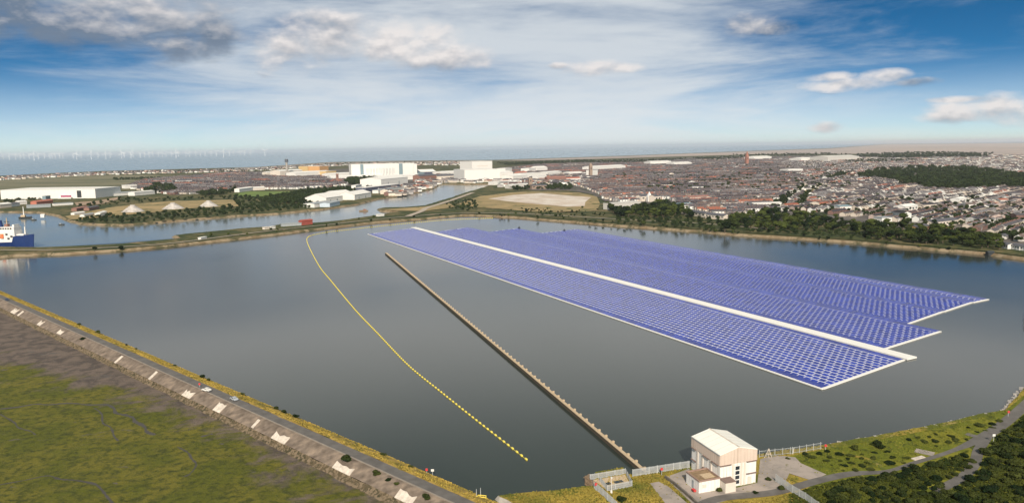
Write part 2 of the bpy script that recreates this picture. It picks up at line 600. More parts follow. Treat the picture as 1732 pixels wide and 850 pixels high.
ccol = mix(lit, (1.3, 1.7, 2.3), (6.6, 6.2, 6.0))
col = mix(mth('MULTIPLY', dens, 0.92), col, ccol)
L.new(col, bg.inputs['Color'])
bg.inputs['Strength'].default_value = 0.1

sun_d = bpy.data.lights.new('sun', 'SUN'); sun_d.energy = 4.2; sun_d.angle = math.radians(0.6); sun_d.color = (1, 0.9, 0.76)
sun = bpy.data.objects.new('sun', sun_d); COL.objects.link(sun)
sd = Vector((SUN_AZ.x * math.cos(SUN_EL), SUN_AZ.y * math.cos(SUN_EL), math.sin(SUN_EL)))
sun.rotation_euler = sd.to_track_quat('Z', 'Y').to_euler(); sun.location = sd * 500

# ------------------------------------------------------------------ water
m_sea = water_mat('open sea', (0.17, 0.27, 0.37), 0.3, 0.1, 0.01)
m_dockw = water_mat('dock water', (0.026, 0.036, 0.033), 0.13, 0.012, 0.12)
m_chan = water_mat('tidal channel water', (0.12, 0.15, 0.16), 0.16, 0.03, 0.1)
S = 230000
o = mk('sea', [(-S, -3000, -0.6), (S, -3000, -0.6), (S, S, -0.6), (-S, S, -0.6)], [(0, 1, 2, 3)], m_sea); o['kind'] = 'structure'
dockp = [P(-500, 455), P(0, 425), P(300, 402), P(700, 364), P(850, 358), P(1250, 390), P(1732, 430), P(2300, 480)] + [Vector((520, 150)), Vector((100, 150)), Vector((-100, 150)), Vector((-900, 700))]
sheet('dock_water', dockp, 0.0, m_dockw)
chanp = PP([(-500, 415), (-200, 350), (0, 345), (150, 345), (500, 345), (700, 310), (760, 300), (860, 300), (840, 325), (780, 345), (700, 366), (640, 378), (300, 412), (0, 432), (-500, 460)])
sheet('channel_water', chanp, -0.3, m_chan)

# ------------------------------------------------------------------ mainland
m_land = patchy('rough grassland', [(0.12, 0.105, 0.045), (0.045, 0.058, 0.02), (0.19, 0.145, 0.075), (0.03, 0.042, 0.016)],
                [0, 0.012, 0.03, 0.09], thr=[0, (0.42, 0.55), (0.55, 0.66), (0.52, 0.62)])
m_bank = patchy('rocky bank', [(0.19, 0.135, 0.08), (0.075, 0.07, 0.035), (0.26, 0.2, 0.13)], [0, 0.04, 0.1])
coast = [(2600, 243), (1732, 241.5), (1500, 243.5), (1400, 251), (1266, 255.5), (1100, 262), (1000, 265.5), (833, 271), (700, 272), (560, 274.5), (433, 283), (300, 286.5), (170, 290), (100, 293), (0, 298), (-300, 306), (-500, 330)]
pen = [(-500, 352), (-100, 357), (0, 359.5), (60, 360), (95, 366), (112, 374), (133, 379.5), (170, 381.5), (207, 382.5), (258, 378), (320, 373), (400, 366.5), (472, 362.5), (524, 357), (545, 355.5), (607, 346.5), (641, 337.4), (680, 332), (711, 325.8), (731, 320.6), (747, 312.3), (790, 312.6), (832, 311.5)]
south = [(816, 318), (783, 327.5), (762, 335), (736, 342.6), (716, 349), (685, 351.6), (650, 352.5), (636, 354.5), (640, 357.5), (672, 359.6), (633, 366), (607, 369.7), (581, 373.6), (545, 377.5), (511, 380.5), (478, 380.5), (452, 385.3), (400, 388.8), (362, 393), (310, 398), (288, 401), (298, 405.8), (259, 409.3), (207, 414.3), (155, 416.9), (78, 420.2), (0, 419.5), (-500, 424)]
dockn = [(-500, 458), (-100, 441), (0, 437), (26, 434.5), (103, 431.9), (207, 425.4), (285, 418.4), (311, 415), (375, 408.6), (400, 406), (478, 397), (555, 387.3), (633, 378), (711, 371.8), (775, 366), (800, 365.3), (833, 367.2), (881, 370), (961, 376.6), (1042, 383.4), (1123, 389.3), (1204, 395.5), (1265, 400.5), (1354, 405.6), (1467, 414), (1581, 424.6), (1666, 431.7), (1732, 440.8), (1780, 447)]
mainp = PP(coast + pen + south)
mainp += PP(dockn)
mainp += [Vector((540, 640, 0)), Vector((900, 600, 0)), Vector((3000, 600, 0))]
mainp = jitter_line(mainp, 14, 2.0)
land('mainland', mainp, 2.6, -1.2, 5.0, m_land, m_bank)

ZL = 2.6
m_town = patchy('town ground', [(0.15, 0.13, 0.118), (0.08, 0.072, 0.07), (0.035, 0.048, 0.02), (0.24, 0.205, 0.175)], [0, 0.02, 0.015, 0.05], thr=[0, (0.4, 0.6), (0.52, 0.62), (0.58, 0.7)])
m_sand = patchy('sand flats', [(0.42, 0.34, 0.3), (0.33, 0.28, 0.26)], [0, (0.0006, 0.002, 0.001)])
m_field = patchy('dull grazing land', [(0.13, 0.13, 0.075), (0.09, 0.1, 0.055), (0.22, 0.19, 0.12)], [0, (0.001, 0.008, 0.001), (0.002, 0.012, 0.01)])
m_dry = patchy('dry yellow grass', [(0.36, 0.26, 0.13), (0.26, 0.2, 0.1), (0.1, 0.11, 0.04)], [0, 0.02, 0.035], thr=[0, (0.4, 0.6), (0.56, 0.64)])
m_yard = patchy('pale bare ground', [(0.56, 0.46, 0.38), (0.46, 0.37, 0.3), (0.62, 0.55, 0.48)], [0, 0.012, 0.03])
m_pitch = patchy('mown grass', [(0.15, 0.2, 0.05), (0.12, 0.17, 0.05)], [0, 0.02])
m_brown = patchy('bare brown ground', [(0.38, 0.27, 0.19), (0.28, 0.21, 0.15)], [0, 0.02])
m_green = patchy('shore grass', [(0.06, 0.07, 0.022), (0.15, 0.12, 0.055), (0.03, 0.042, 0.015)], [0, 0.03, 0.06])

sheet('sand_flats', PP([(833, 271.6), (1000, 266), (1100, 262.4), (1266, 256), (1400, 251.6), (1500, 244.2), (1732, 242), (2500, 240.5), (2500, 262), (1732, 262), (1500, 260), (1266, 261), (1100, 266), (1000, 269), (900, 271.5)], ZL), ZL + 0.5, m_sand)
sheet('beach', PP([(400, 284), (433, 283.3), (560, 275), (700, 272.6), (833, 271.6), (833, 272.8), (700, 273.6), (560, 276.4), (433, 284.8), (400, 285.4)], ZL), ZL + 0.5, m_sand)
sheet('grazing_land', PP([(-400, 306), (0, 301), (100, 298), (250, 296), (360, 300), (260, 308), (165, 316), (0, 325), (-400, 335)], ZL), ZL + 0.3, m_field)
sheet('town_ground', PP([(828, 306), (800, 300), (700, 290), (600, 285), (430, 290), (240, 304), (200, 316), (300, 330), (400, 318), (560, 320), (600, 330), (690, 320), (738, 308), (760, 306)], ZL), ZL + 0.3, m_town)
sheet('town_ground', PP([(846, 309), (832, 285), (930, 274), (1240, 264), (1500, 262), (1732, 262), (2100, 262), (2100, 440), (1732, 418), (1690, 412), (1600, 398), (1440, 380), (1300, 376), (1160, 362), (1040, 350), (1000, 328), (960, 322), (900, 322)], ZL), ZL + 0.4, m_town)
sheet('dry_grass', PP([(775, 345), (812, 332), (860, 326), (900, 324), (980, 326), (1010, 333), (1015, 345), (1010, 356), (960, 360), (900, 358), (840, 353), (800, 350)], ZL), ZL + 0.6, m_dry)
sheet('bare_ground', PP([(826, 336.5), (870, 330), (915, 327), (960, 331), (1000, 334), (990, 342), (989, 349), (960, 350), (900, 345), (860, 341)], ZL), ZL + 0.8, m_yard)
sheet('dry_grass', PP([(645, 355), (716, 350), (760, 344), (770, 350), (720, 357), (680, 357)], ZL), ZL + 0.6, m_dry)
sheet('dry_grass', PP([(180, 352), (240, 344), (300, 340), (395, 338), (404, 349), (330, 352), (250, 360), (190, 366), (120, 372), (110, 366)], ZL), ZL + 0.6, m_dry)
sheet('bare_ground', PP([(165, 340), (202, 333), (205, 336), (175, 345), (130, 348), (126, 343)], ZL), ZL + 0.8, m_brown)
sheet('sports_pitch', PP([(395, 328), (420, 324), (525, 324), (527, 329), (470, 332), (400, 333)], ZL), ZL + 0.8, m_pitch)
sheet('shore_grass', PP([(1005, 357), (1180, 371), (1250, 377), (1440, 388), (1690, 418), (1732, 424), (1900, 440), (1732, 433.5), (1666, 425.2), (1467, 408.0), (1265, 394.2), (1123, 383.2), (961, 370.8), (833, 361.8), (770, 361), (770, 357), (900, 360)], ZL), ZL + 0.6, m_green)
# shore path and causeway path
ribbon('path', PP([(0, 423.5), (100, 423), (207, 418), (290, 412), (400, 398), (480, 388), (560, 380), (640, 371), (700, 366), (765, 361.5), (860, 361), (960, 366), (1060, 372), (1180, 378), (1300, 388)], ZL), 4.5, ZL + 0.9, mat('dusty track', (0.4, 0.33, 0.26)))
ribbon('path', PP([(690, 366), (712, 358), (722, 352), (745, 345), (775, 335), (800, 326)], ZL), 11, ZL + 0.9, mat('dusty track', (0.4, 0.33, 0.26)))
ribbon('railway_cutting', PP([(1330, 345), (1345, 335), (1362, 325), (1372, 319)], ZL), 22, ZL + 0.9, m_dry)

# ------------------------------------------------------------------ embankment
E0 = P(0, 492); E1 = P(797, 832)
ea = (Vector((E1.x, E1.y)) - Vector((E0.x, E0.y))).normalized(); en = Vector((ea.y, -ea.x))


def EM(e, n, z):
    return Vector((E0.x + ea.x * e + en.x * n, E0.y + ea.y * e + en.y * n, z))


def em_from_px(x, y, z):
    p = P(x, y, z); d = Vector((p.x - E0.x, p.y - E0.y)); return d.dot(ea), d.dot(en)


def strip(name, prof, m, e0=-500, e1=640, step=4, jit=0.0, kind='structure'):
    V = []; Fc = []; k = len(prof); n = int((e1 - e0) / step) + 1
    for i in range(n):
        e = e0 + i * step
        for (nn, z) in prof:
            V.append(EM(e, nn + random.uniform(-jit, jit), z + random.uniform(-jit, jit) * 0.4))
    for i in range(n - 1):
        for j in range(k - 1):
            a = i * k + j
            Fc.append((a, a + 1, a + k + 1, a + k))
    o = mk(name, V, Fc, m)
    if kind: o['kind'] = kind
    return o


m_verge = patchy('golden verge', [(0.3, 0.2, 0.05), (0.13, 0.12, 0.03), (0.42, 0.28, 0.08)], [0, 0.12, 0.3])
m_stone = bpy.data.materials.new('stone revetment')
nt2, N2, L2, b2 = nodes(m_stone)
t2 = N2.new('ShaderNodeTexCoord')
mp2 = N2.new('ShaderNodeMapping'); mp2.inputs['Rotation'].default_value = (0, 0, -math.atan2(ea.y, ea.x)); mp2.inputs['Scale'].default_value = (0.05, 0.5, 0.5)
L2.new(t2.outputs['Object'], mp2.inputs['Vector'])
n1 = N2.new('ShaderNodeTexNoise'); n1.inputs['Scale'].default_value = 1; n1.inputs['Detail'].default_value = 8; L2.new(mp2.outputs[0], n1.inputs['Vector'])
n3 = N2.new('ShaderNodeTexNoise'); n3.inputs['Scale'].default_value = 0.35; n3.inputs['Detail'].default_value = 8; L2.new(t2.outputs['Object'], n3.inputs['Vector'])
rr = N2.new('ShaderNodeValToRGB')
rr.color_ramp.elements[0].position = 0.3; rr.color_ramp.elements[0].color = (0.07, 0.05, 0.036, 1)
rr.color_ramp.elements[1].position = 0.7; rr.color_ramp.elements[1].color = (0.3, 0.225, 0.165, 1)
el_ = rr.color_ramp.elements.new(0.5); el_.color = (0.17, 0.13, 0.1, 1)
ad = N2.new('ShaderNodeMath'); ad.operation = 'ADD'; L2.new(n1.outputs[0], ad.inputs[0]); L2.new(n3.outputs[0], ad.inputs[1])
hv = N2.new('ShaderNodeMath'); hv.operation = 'MULTIPLY'; hv.inputs[1].default_value = 0.5; L2.new(ad.outputs[0], hv.inputs[0])
L2.new(hv.outputs[0], rr.inputs[0]); L2.new(rr.outputs[0], b2.inputs['Base Color']); b2.inputs['Roughness'].default_value = 0.9
m_foot = patchy('weedy brown foot stones', [(0.1, 0.075, 0.045), (0.05, 0.045, 0.025), (0.2, 0.15, 0.1)], [0, 0.3, 0.8])

strip('grass_bank', [(-1.5, -0.8), (0.3, 0.4), (4, 2.6), (9.5, 4.9), (11.0, 5.0)], m_verge, jit=0.35)
strip('road', [(10.9, 5.06), (15.2, 5.06)], m_asph, step=20)
strip('road_kerb', [(15.2, 5.0), (15.2, 5.16), (15.7, 5.16), (15.7, 4.9)], mat('worn kerb stone', (0.26, 0.22, 0.185)), step=20)
strip('revetment', [(15.7, 4.95), (16.6, 4.7), (20.6, 1.9)], m_stone, jit=0.08)
strip('revetment_foot', [(20.6, 1.9), (21.3, 1.0), (22.4, 0.2), (24, -0.3)], m_foot, jit=0.3)

# pale slabs on the slope (centre px measured at mid slope, width along the dyke, upper and lower reach)
slabs = [((6, 508), 6, 0.1, 0.8), ((26, 526), 9, 0.05, 0.95), ((38, 530), 3, 0.05, 0.95), ((67, 547), 6, 0.1, 0.9), ((97, 563), 7, 0.2, 0.8),
         ((198, 609), 2.2, 0.0, 1.0), ((257, 636), 2.2, 0.0, 1.0), ((312, 667), 8, 0.3, 1.0), ((372, 689), 6, 0.15, 1.0), ((436, 716), 1.6, 0.1, 0.9),
         ((468, 741), 9.5, 0.35, 1.0), ((577, 791), 10, 0.45, 1.0), ((690, 837), 8, 0.35, 1.0)]
for i, ((px, py), w, t0, t1) in enumerate(slabs):
    e, n = em_from_px(px, py, 3.0)
    A0, A1 = Vector((16.7, 4.72)), Vector((20.7, 1.9))
    a = A0.lerp(A1, t0); b = A0.lerp(A1, t1)
    up_ = 0.16
    k = 5; V = []; Fc = []
    for j in range(k + 1):
        ee = e - w / 2 + w * j / k
        ja = random.uniform(0, 1.0) if w > 5 and 0 < j < k else 0
        aa = a.lerp(b, min(0.5, ja * 0.4))
        V += [EM(ee, aa.x, aa.y + up_), EM(ee, b.x, b.y + up_), EM(ee, aa.x, aa.y - 0.1), EM(ee, b.x, b.y - 0.1)]
    for j in range(k):
        q = 4 * j
        Fc += [(q, q + 1, q + 5, q + 4), (q, q + 4, q + 6, q + 2), (q + 1, q + 3, q + 7, q + 5)]
    Fc += [(0, 2, 3, 1), (4 * k, 4 * k + 1, 4 * k + 3, 4 * k + 2)]
    o = mk('concrete_slab', V, Fc, m_palec)
    wide = 'wide ragged' if w > 5 else 'narrow strip like'
    tag(o, '%s pale concrete slab on the stone slope, %s from the far left end of the embankment' % (wide, ordw(i + 1)), 'concrete slab', 'pale concrete slabs on the embankment slope')

# marsh
m_marsh = bpy.data.materials.new('salt marsh')
nt3, N3, L3, b3 = nodes(m_marsh)
t3 = N3.new('ShaderNodeTexCoord')


def nz3(scale, off=(0, 0, 0), d=7, rough=0.6, dist=0.5, rot=0):
    mp = N3.new('ShaderNodeMapping'); mp.inputs['Location'].default_value = off; mp.inputs['Scale'].default_value = scale if isinstance(scale, tuple) else (scale,) * 3
    mp.inputs['Rotation'].default_value = (0, 0, rot)
    L3.new(t3.outputs['Object'], mp.inputs['Vector'])
    n = N3.new('ShaderNodeTexNoise'); n.inputs['Scale'].default_value = 1; n.inputs['Detail'].default_value = d
    n.inputs['Roughness'].default_value = rough; n.inputs['Distortion'].default_value = dist
    L3.new(mp.outputs[0], n.inputs['Vector']); return n.outputs[0]


def rmp(v, lo, hi, a=0, b=1):
    n = N3.new('ShaderNodeMapRange'); n.interpolation_type = 'SMOOTHSTEP'
    n.inputs[1].default_value = lo; n.inputs[2].default_value = hi; n.inputs[3].default_value = a; n.inputs[4].default_value = b
    L3.new(v, n.inputs[0]); return n.outputs[0]


def mx3(f, a, b):
    n = N3.new('ShaderNodeMix'); n.data_type = 'RGBA'; L3.new(f, n.inputs[0])
    for i, v in ((6, a), (7, b)):
        if isinstance(v, tuple): n.inputs[i].default_value = (*v, 1)
        else: L3.new(v, n.inputs[i])
    return n.outputs[2]


def m3(op, a, b):
    n = N3.new('ShaderNodeMath'); n.operation = op
    for i, v in enumerate((a, b)):
        if isinstance(v, (int, float)): n.inputs[i].default_value = v
        else: L3.new(v, n.inputs[i])
    return n.outputs[0]


g = mx3(rmp(nz3(0.045), 0.38, 0.62), (0.105, 0.11, 0.011), (0.165, 0.145, 0.02))
g = mx3(rmp(nz3(0.3, (5, 1, 0), rough=0.7), 0.42, 0.66), g, (0.05, 0.058, 0.01))
g = mx3(rmp(nz3(1.3, (2, 8, 0), rough=0.7), 0.5, 0.75), g, (0.12, 0.105, 0.035))
# the mud lies near the dyke and widens towards the far left: distance measured across the dyke
geo = N3.new('ShaderNodeNewGeometry')
sub = N3.new('ShaderNodeVectorMath'); sub.operation = 'SUBTRACT'; L3.new(geo.outputs['Position'], sub.inputs[0]); sub.inputs[1].default_value = (E0.x, E0.y, 0)
dn = N3.new('ShaderNodeVectorMath'); dn.operation = 'DOT_PRODUCT'; L3.new(sub.outputs[0], dn.inputs[0]); dn.inputs[1].default_value = (en.x, en.y, 0)
de_ = N3.new('ShaderNodeVectorMath'); de_.operation = 'DOT_PRODUCT'; L3.new(sub.outputs[0], de_.inputs[0]); de_.inputs[1].default_value = (ea.x, ea.y, 0)
wid = N3.new('ShaderNodeMapRange'); wid.inputs[1].default_value = 150; wid.inputs[2].default_value = 430; wid.inputs[3].default_value = 78; wid.inputs[4].default_value = 28
L3.new(de_.outputs['Value'], wid.inputs[0])
dd = m3('SUBTRACT', wid.outputs[0], dn.outputs['Value'])
dd = m3('DIVIDE', dd, 30.0)
mud = rmp(m3('ADD', dd, m3('MULTIPLY', m3('SUBTRACT', nz3(0.05, (9, 3, 0), rough=0.7), 0.5), 3.4)), -0.25, 0.4)
mudc = mx3(rmp(nz3(0.12, (1, 1, 5)), 0.4, 0.62), (0.17, 0.13, 0.105), (0.09, 0.072, 0.062))
g = mx3(mud, g, mudc)
pools = rmp(nz3((0.03, 0.09, 0.05), (4, 4, 4), rough=0.65, dist=1.2, rot=0.7), 0.63, 0.68)
g = mx3(pools, g, (0.12, 0.105, 0.095))
L3.new(g, b3.inputs['Base Color']); b3.inputs['Roughness'].default_value = 0.85; b3.inputs['Specular IOR Level'].default_value = 0.2
bp3 = N3.new('ShaderNodeBump'); bp3.inputs['Distance'].default_value = 0.8; L3.new(nz3(0.5, rough=0.75), bp3.inputs['Height']); L3.new(bp3.outputs[0], b3.inputs['Normal'])
mq = [EM(-900, 21, 0), EM(700, 21, 0), EM(900, 260, 0), EM(-900, 900, 0)]
sheet('marsh', mq, 0.12, m_marsh)
m_creek = mat('wet creek mud', (0.07, 0.062, 0.055), rough=0.6, spec=0.25, scale=0.1)


def creek(l, w):
    pts = jitter_line(PP(l, 0.1), 5, 1.2, closed=False)
    ph = random.uniform(0, 6)
    ribbon('creek', pts, lambda t: w * (0.55 + 0.45 * abs(math.sin(ph + t * 17)) + random.uniform(-.35, .35)), 0.16, m_creek)


creek([(0, 691), (60, 683), (130, 682), (180, 684), (196, 698), (225, 706), (245, 722), (262, 735)], 1.7)
creek([(0, 819), (40, 812), (80, 804), (130, 812), (160, 818), (180, 838), (190, 850)], 1.0)
creek([(300, 755), (318, 765), (332, 785), (322, 800), (310, 806)], 0.8)
creek([(340, 738), (360, 733)], 1.5)
creek([(0, 700), (30, 722), (60, 735)], 0.8)
creek([(160, 690), (175, 716), (200, 745)], 0.9)

# ------------------------------------------------------------------ near land
m_near = patchy('rough golden and green grass', [(0.3, 0.22, 0.045), (0.1, 0.115, 0.02), (0.36, 0.27, 0.09), (0.07, 0.075, 0.02)],
                [0, 0.05, 0.15, 0.4], thr=[0, (0.46, 0.58), (0.58, 0.7), (0.55, 0.7)], bump=0.3)
m_near2 = patchy('green scrub ground', [(0.12, 0.135, 0.015), (0.19, 0.18, 0.022), (0.06, 0.072, 0.012), (0.24, 0.2, 0.04)],
                 [0, 0.06, 0.25, 0.5], thr=[0, (0.46, 0.58), (0.5, 0.64), (0.6, 0.7)], bump=0.4)
shore = [(833, 843), (881, 837.6), (941, 832.6), (986, 826), (1000, 826), (1001, 803), (1057, 793), (1066, 806), (1150, 790), (1169, 787), (1283, 772), (1313, 766.7), (1377, 758), (1400, 754.7), (1475, 741), (1549, 727.3), (1599, 717.3), (1659, 702.4), (1694, 697.4), (1700, 688), (1709, 680), (1732, 655), (1760, 625)]
nearp = PP(shore)
nearp = [EM(590, 6, 0)] + nearp + [Vector((300, 420, 0)), Vector((400, 560, 0)), Vector((540, 640, 0)), Vector((900, 500, 0)), Vector((900, -100, 0)), Vector((-60, -100, 0)), EM(700, 8, 0)]
near_poly = jitter_line(nearp, 3, 0.35)
land('near_shore', near_poly, 1.6, -1.0, 1.2, m_near, m_conc)
ZN = 1.6
sheet('scrub_ground', PP([(1330, 772), (1390, 760), (1475, 745), (1549, 731), (1659, 706), (1700, 694), (1732, 668), (1800, 640), (1900, 850), (1380, 860), (1350, 835), (1395, 806), (1340, 782)], ZN), ZN + 0.05, m_near2)
m_yard2 = patchy('worn concrete', [(0.37, 0.31, 0.27), (0.27, 0.235, 0.21), (0.2, 0.18, 0.1)], [0, 0.12, 0.18], thr=[0, (0.4, 0.6), (0.6, 0.68)])
sheet('concrete_yard', PP([(1124, 807), (1166, 792), (1170, 815), (1192, 832), (1230, 828), (1281, 816), (1286, 776), (1312, 769), (1345, 773), (1355, 783), (1398, 802), (1372, 812), (1335, 800), (1325, 822), (1290, 833), (1250, 840), (1215, 850), (1200, 870), (1180, 860)], ZN), ZN + 0.1, m_yard2)
sheet('gravel_strip', PP([(1099, 817), (1114, 814), (1130, 822), (1162, 850), (1180, 870), (1140, 870)], ZN), ZN + 0.1, m_yard2)
ribbon('road', PP([(1170, 862), (1215, 843), (1300, 834), (1340, 825), (1390, 811), (1440, 801), (1500, 797), (1545, 783), (1600, 766), (1645, 748), (1690, 722), (1732, 687), (1760, 660)], ZN), lambda t: float(np.interp(t, [0, .4, .5, .68, .78, 1], [3.6, 3.6, 2.0, 2.0, 4.4, 4.4])), ZN + 0.15, m_asph)
ribbon('road', PP([(1670, 738), (1655, 762), (1648, 785), (1630, 805), (1600, 822), (1580, 830)], ZN), 3.4, ZN + 0.154, m_asph)
ribbon('path', PP([(1440, 770), (1475, 778), (1497, 795), (1510, 798)], ZN), 1.6, ZN + 0.12, m_near)
ribbon('path', PP([(1634, 733), (1665, 742)], ZN), 3, ZN + 0.12, m_asph)
ribbon('path', PP([(1548, 761), (1580, 768)], ZN), 4, ZN + 0.12, m_yard2)
mb = MB(); a, b = P(1544, 777, ZN), P(1562, 772.5, ZN); mb.beam(a, b, 1.5, 0.35)
tag(mb.build('concrete_block', m_palec), 'low pale concrete block lying beside the path through the green scrub', 'concrete block')
# low retaining wall by the yard
mb = MB(); pts = PP([(1125, 808), (1140, 819), (1158, 834), (1182, 856)], ZN)
for i in range(3): mb.beam(pts[i], pts[i + 1], 0.5, 1.0)
tag(mb.build('retaining_wall', mat('dark stone', (0.14, 0.12, 0.1), var=0.3)), 'low dark stone wall between the gravel strip and the concrete yard', 'wall')
# shore stones along the waterline: countless rubble
pts = PP([(1395, 756), (1475, 742), (1549, 728.5), (1599, 718.5), (1659, 703.5), (1694, 698), (1709, 681), (1732, 656)], 0.6)
mb = MB()
for i in range(len(pts) - 1):
    l = (pts[i + 1] - pts[i]).length
    for k in range(int(l / 0.5)):
        q = pts[i].lerp(pts[i + 1], random.random()) + Vector((random.uniform(-.9, .9), random.uniform(-.7, .7), random.uniform(0, 0.7)))
        s = random.uniform(0.3, 1.0)
        mb.box(q, (s * 1.3, s, s * 0.7), random.uniform(0, 3), Matrix.Identity(4))
tag(mb.build('shore_rubble', m_conc), 'pale grey rubble stones lining the waterline of the near green shore', 'rubble', kind='stuff')

# ------------------------------------------------------------------ foliage building
BASEN = {}


def leafquads(n, r_fn, size, flatten=0.7, seed=0):
    """n leaf-clump quads; r_fn gives centres (n,3) and outward normals"""
    rg = np.random.default_rng(seed)
    C, Nn = r_fn(rg, n)
    D = Nn + rg.normal(0, 0.75, (n, 3)); D /= np.linalg.norm(D, axis=1)[:, None]
    T = np.cross(D, rg.normal(0, 1, (n, 3))); T /= np.linalg.norm(T, axis=1)[:, None] + 1e-9
    B = np.cross(D, T)
    s = size * rg.uniform(0.6, 1.35, (n, 1))
    V = np.stack([C - T * s, C - B * s * 0.7, C + T * s, C + B * s * 0.7], 1)
    return V.reshape(-1, 3)


def lobes(seed, k, wide, z0, z1):
    rg = np.random.default_rng(seed)
    Ls = []
    for i in range(k):
        a = rg.uniform(0, 6.28); rr_ = rg.uniform(0.0, 0.62) * wide
        z = rg.uniform(z0, z1)
        fall = 1 - 0.5 * abs((z - (z0 + z1) / 2) / ((z1 - z0) / 2 + 1e-6))
        Ls.append((rr_ * math.cos(a) * fall, rr_ * math.sin(a) * fall, z, rg.uniform(0.3, 0.5) * wide))
    return Ls


def crown_arrays(seed, n, size, k=7, wide=0.5, z0=0.4, z1=0.75, squash=0.85):
    Ls = lobes(seed, k, wide, z0, z1)

    def fn(rg, n):
        i = rg.integers(0, len(Ls), n)
        A = np.array(Ls)[i]
        d = rg.normal(0, 1, (n, 3)); d[:, 2] = np.abs(d[:, 2]) * 0.9 - 0.25 * (rg.random(n) < 0.5)
        d /= np.linalg.norm(d, axis=1)[:, None]
        r = A[:, 3] * rg.uniform(0.78, 1.08, n)
        C = A[:, :3] + d * r[:, None] * np.array([1, 1, squash])
        C[:, 2] = np.maximum(C[:, 2], 0.03)
        return C, d
    V = leafquads(n, fn, size, seed=seed)
    # inner mass so that the crown is not see-through everywhere
    core = []
    for (x, y, z, r) in Ls:
        r *= 0.8
        ring = 6
        for j in range(-2, 2):
            t0, t1 = j * math.pi / 4, (j + 1) * math.pi / 4
            for q in range(ring):
                a0, a1 = q * 2 * math.pi / ring, (q + 1) * 2 * math.pi / ring
                for (t, a) in ((t0, a0), (t0, a1), (t1, a1), (t1, a0)):
                    core.append((x + r * math.cos(t) * math.cos(a), y + r * math.cos(t) * math.sin(a), max(0.02, z + r * squash * math.sin(t))))
    return np.vstack([V, np.array(core)])


def crown_mesh(name, m, *a, **k):
    V = crown_arrays(*a, **k)
    me = quadmesh('', V, len(V) // 4, m)
    me.name = name
    return me


def trunk_mesh(seed, h=0.45, r=0.035):
    rg = random.Random(seed)
    mb = MB(); mb.tube((0, 0, -0.02), (0.02, 0.01, h), r, r * 0.6, 6)
    for k in range(4):
        a = rg.uniform(0, 6.28)
        mb.tube((0.015, 0.01, h * 0.75), (0.2 * math.cos(a), 0.2 * math.sin(a), h + rg.uniform(.1, .25)), r * 0.45, r * 0.15, 5)
    me = bpy.data.meshes.new('trunk'); me.from_pydata([tuple(v) for v in mb.V], [], mb.F); me.materials.append(m_bark)
    return me


tree_crowns = [crown_mesh('crown', m_leaf, 100 + i, 620, 0.05, (5, 8, 10, 7, 4)[i], (0.46, 0.5, 0.55, 0.36, 0.4)[i], (0.3, 0.36, 0.25, 0.3, 0.4)[i], (0.7, 0.78, 0.6, 0.88, 0.66)[i]) for i in range(5)]
tree_trunks = [trunk_mesh(i) for i in range(3)]
bush_crowns = [crown_mesh('foliage', m_leaf2, 200 + i, 520, 0.075, 7, 0.62, 0.12, 0.5, squash=0.75) for i in range(5)]
bush_stems = [trunk_mesh(9, 0.3, 0.03)]
n_tree = 0


MAINPOLY = [(p[0], p[1]) for p in inset(mainp, 3.0)]


def onland(px, py):
    for _ in range(40):
        p = P(px, py, ZL)
        if inpoly(p.x, p.y, MAINPOLY): return p
        py -= 0.4
    return P(px, py, ZL)


def tree(loc, h, label, group, w=1.0, name='tree', cat='tree', seed=None):
    i = random.randrange(5) if seed is None else seed
    t = empty(name, loc, random.uniform(0, 6.28), label, cat, group)
    t.scale = (h * w, h * w, h)
    link('crown', tree_crowns[i], t); link('trunk', tree_trunks[i % 3], t)
    return t


def bush(loc, h, label, group, w=1.0, name='bush', cat='bush'):
    i = random.randrange(5)
    t = empty(name, loc, random.uniform(0, 6.28), label, cat, group)
    t.scale = (h * w, h * w, h)
    link('foliage', bush_crowns[i], t); link('stem', bush_stems[0], t)
    return t


def scatter(poly, n, zone=None):
    """n random points inside polygon given on the ground"""
    xs = [p[0] for p in poly]; ys = [p[1] for p in poly]
    out = []
    k = 0
    while len(out) < n and k < n * 60:
        x, y = random.uniform(min(xs), max(xs)), random.uniform(min(ys), max(ys)); k += 1
        if inpoly(x, y, poly): out.append((x, y))
    return out


def poisson(poly, dmin, tries=4000):
    xs = [p[0] for p in poly]; ys = [p[1] for p in poly]
    out = []; grid = {}
    for _ in range(tries):
        x, y = random.uniform(min(xs), max(xs)), random.uniform(min(ys), max(ys))
        if not inpoly(x, y, poly): continue
        g_ = (int(x // dmin), int(y // dmin)); ok = True
        for i in (-1, 0, 1):
            for j in (-1, 0, 1):
                for q in grid.get((g_[0] + i, g_[1] + j), []):
                    if (q[0] - x) ** 2 + (q[1] - y) ** 2 < dmin * dmin: ok = False
        if ok: grid.setdefault(g_, []).append((x, y)); out.append((x, y))
    return out


def sizew(h):
    return 'tall' if h > 1.15 else ('small' if h < 0.87 else 'mid sized')


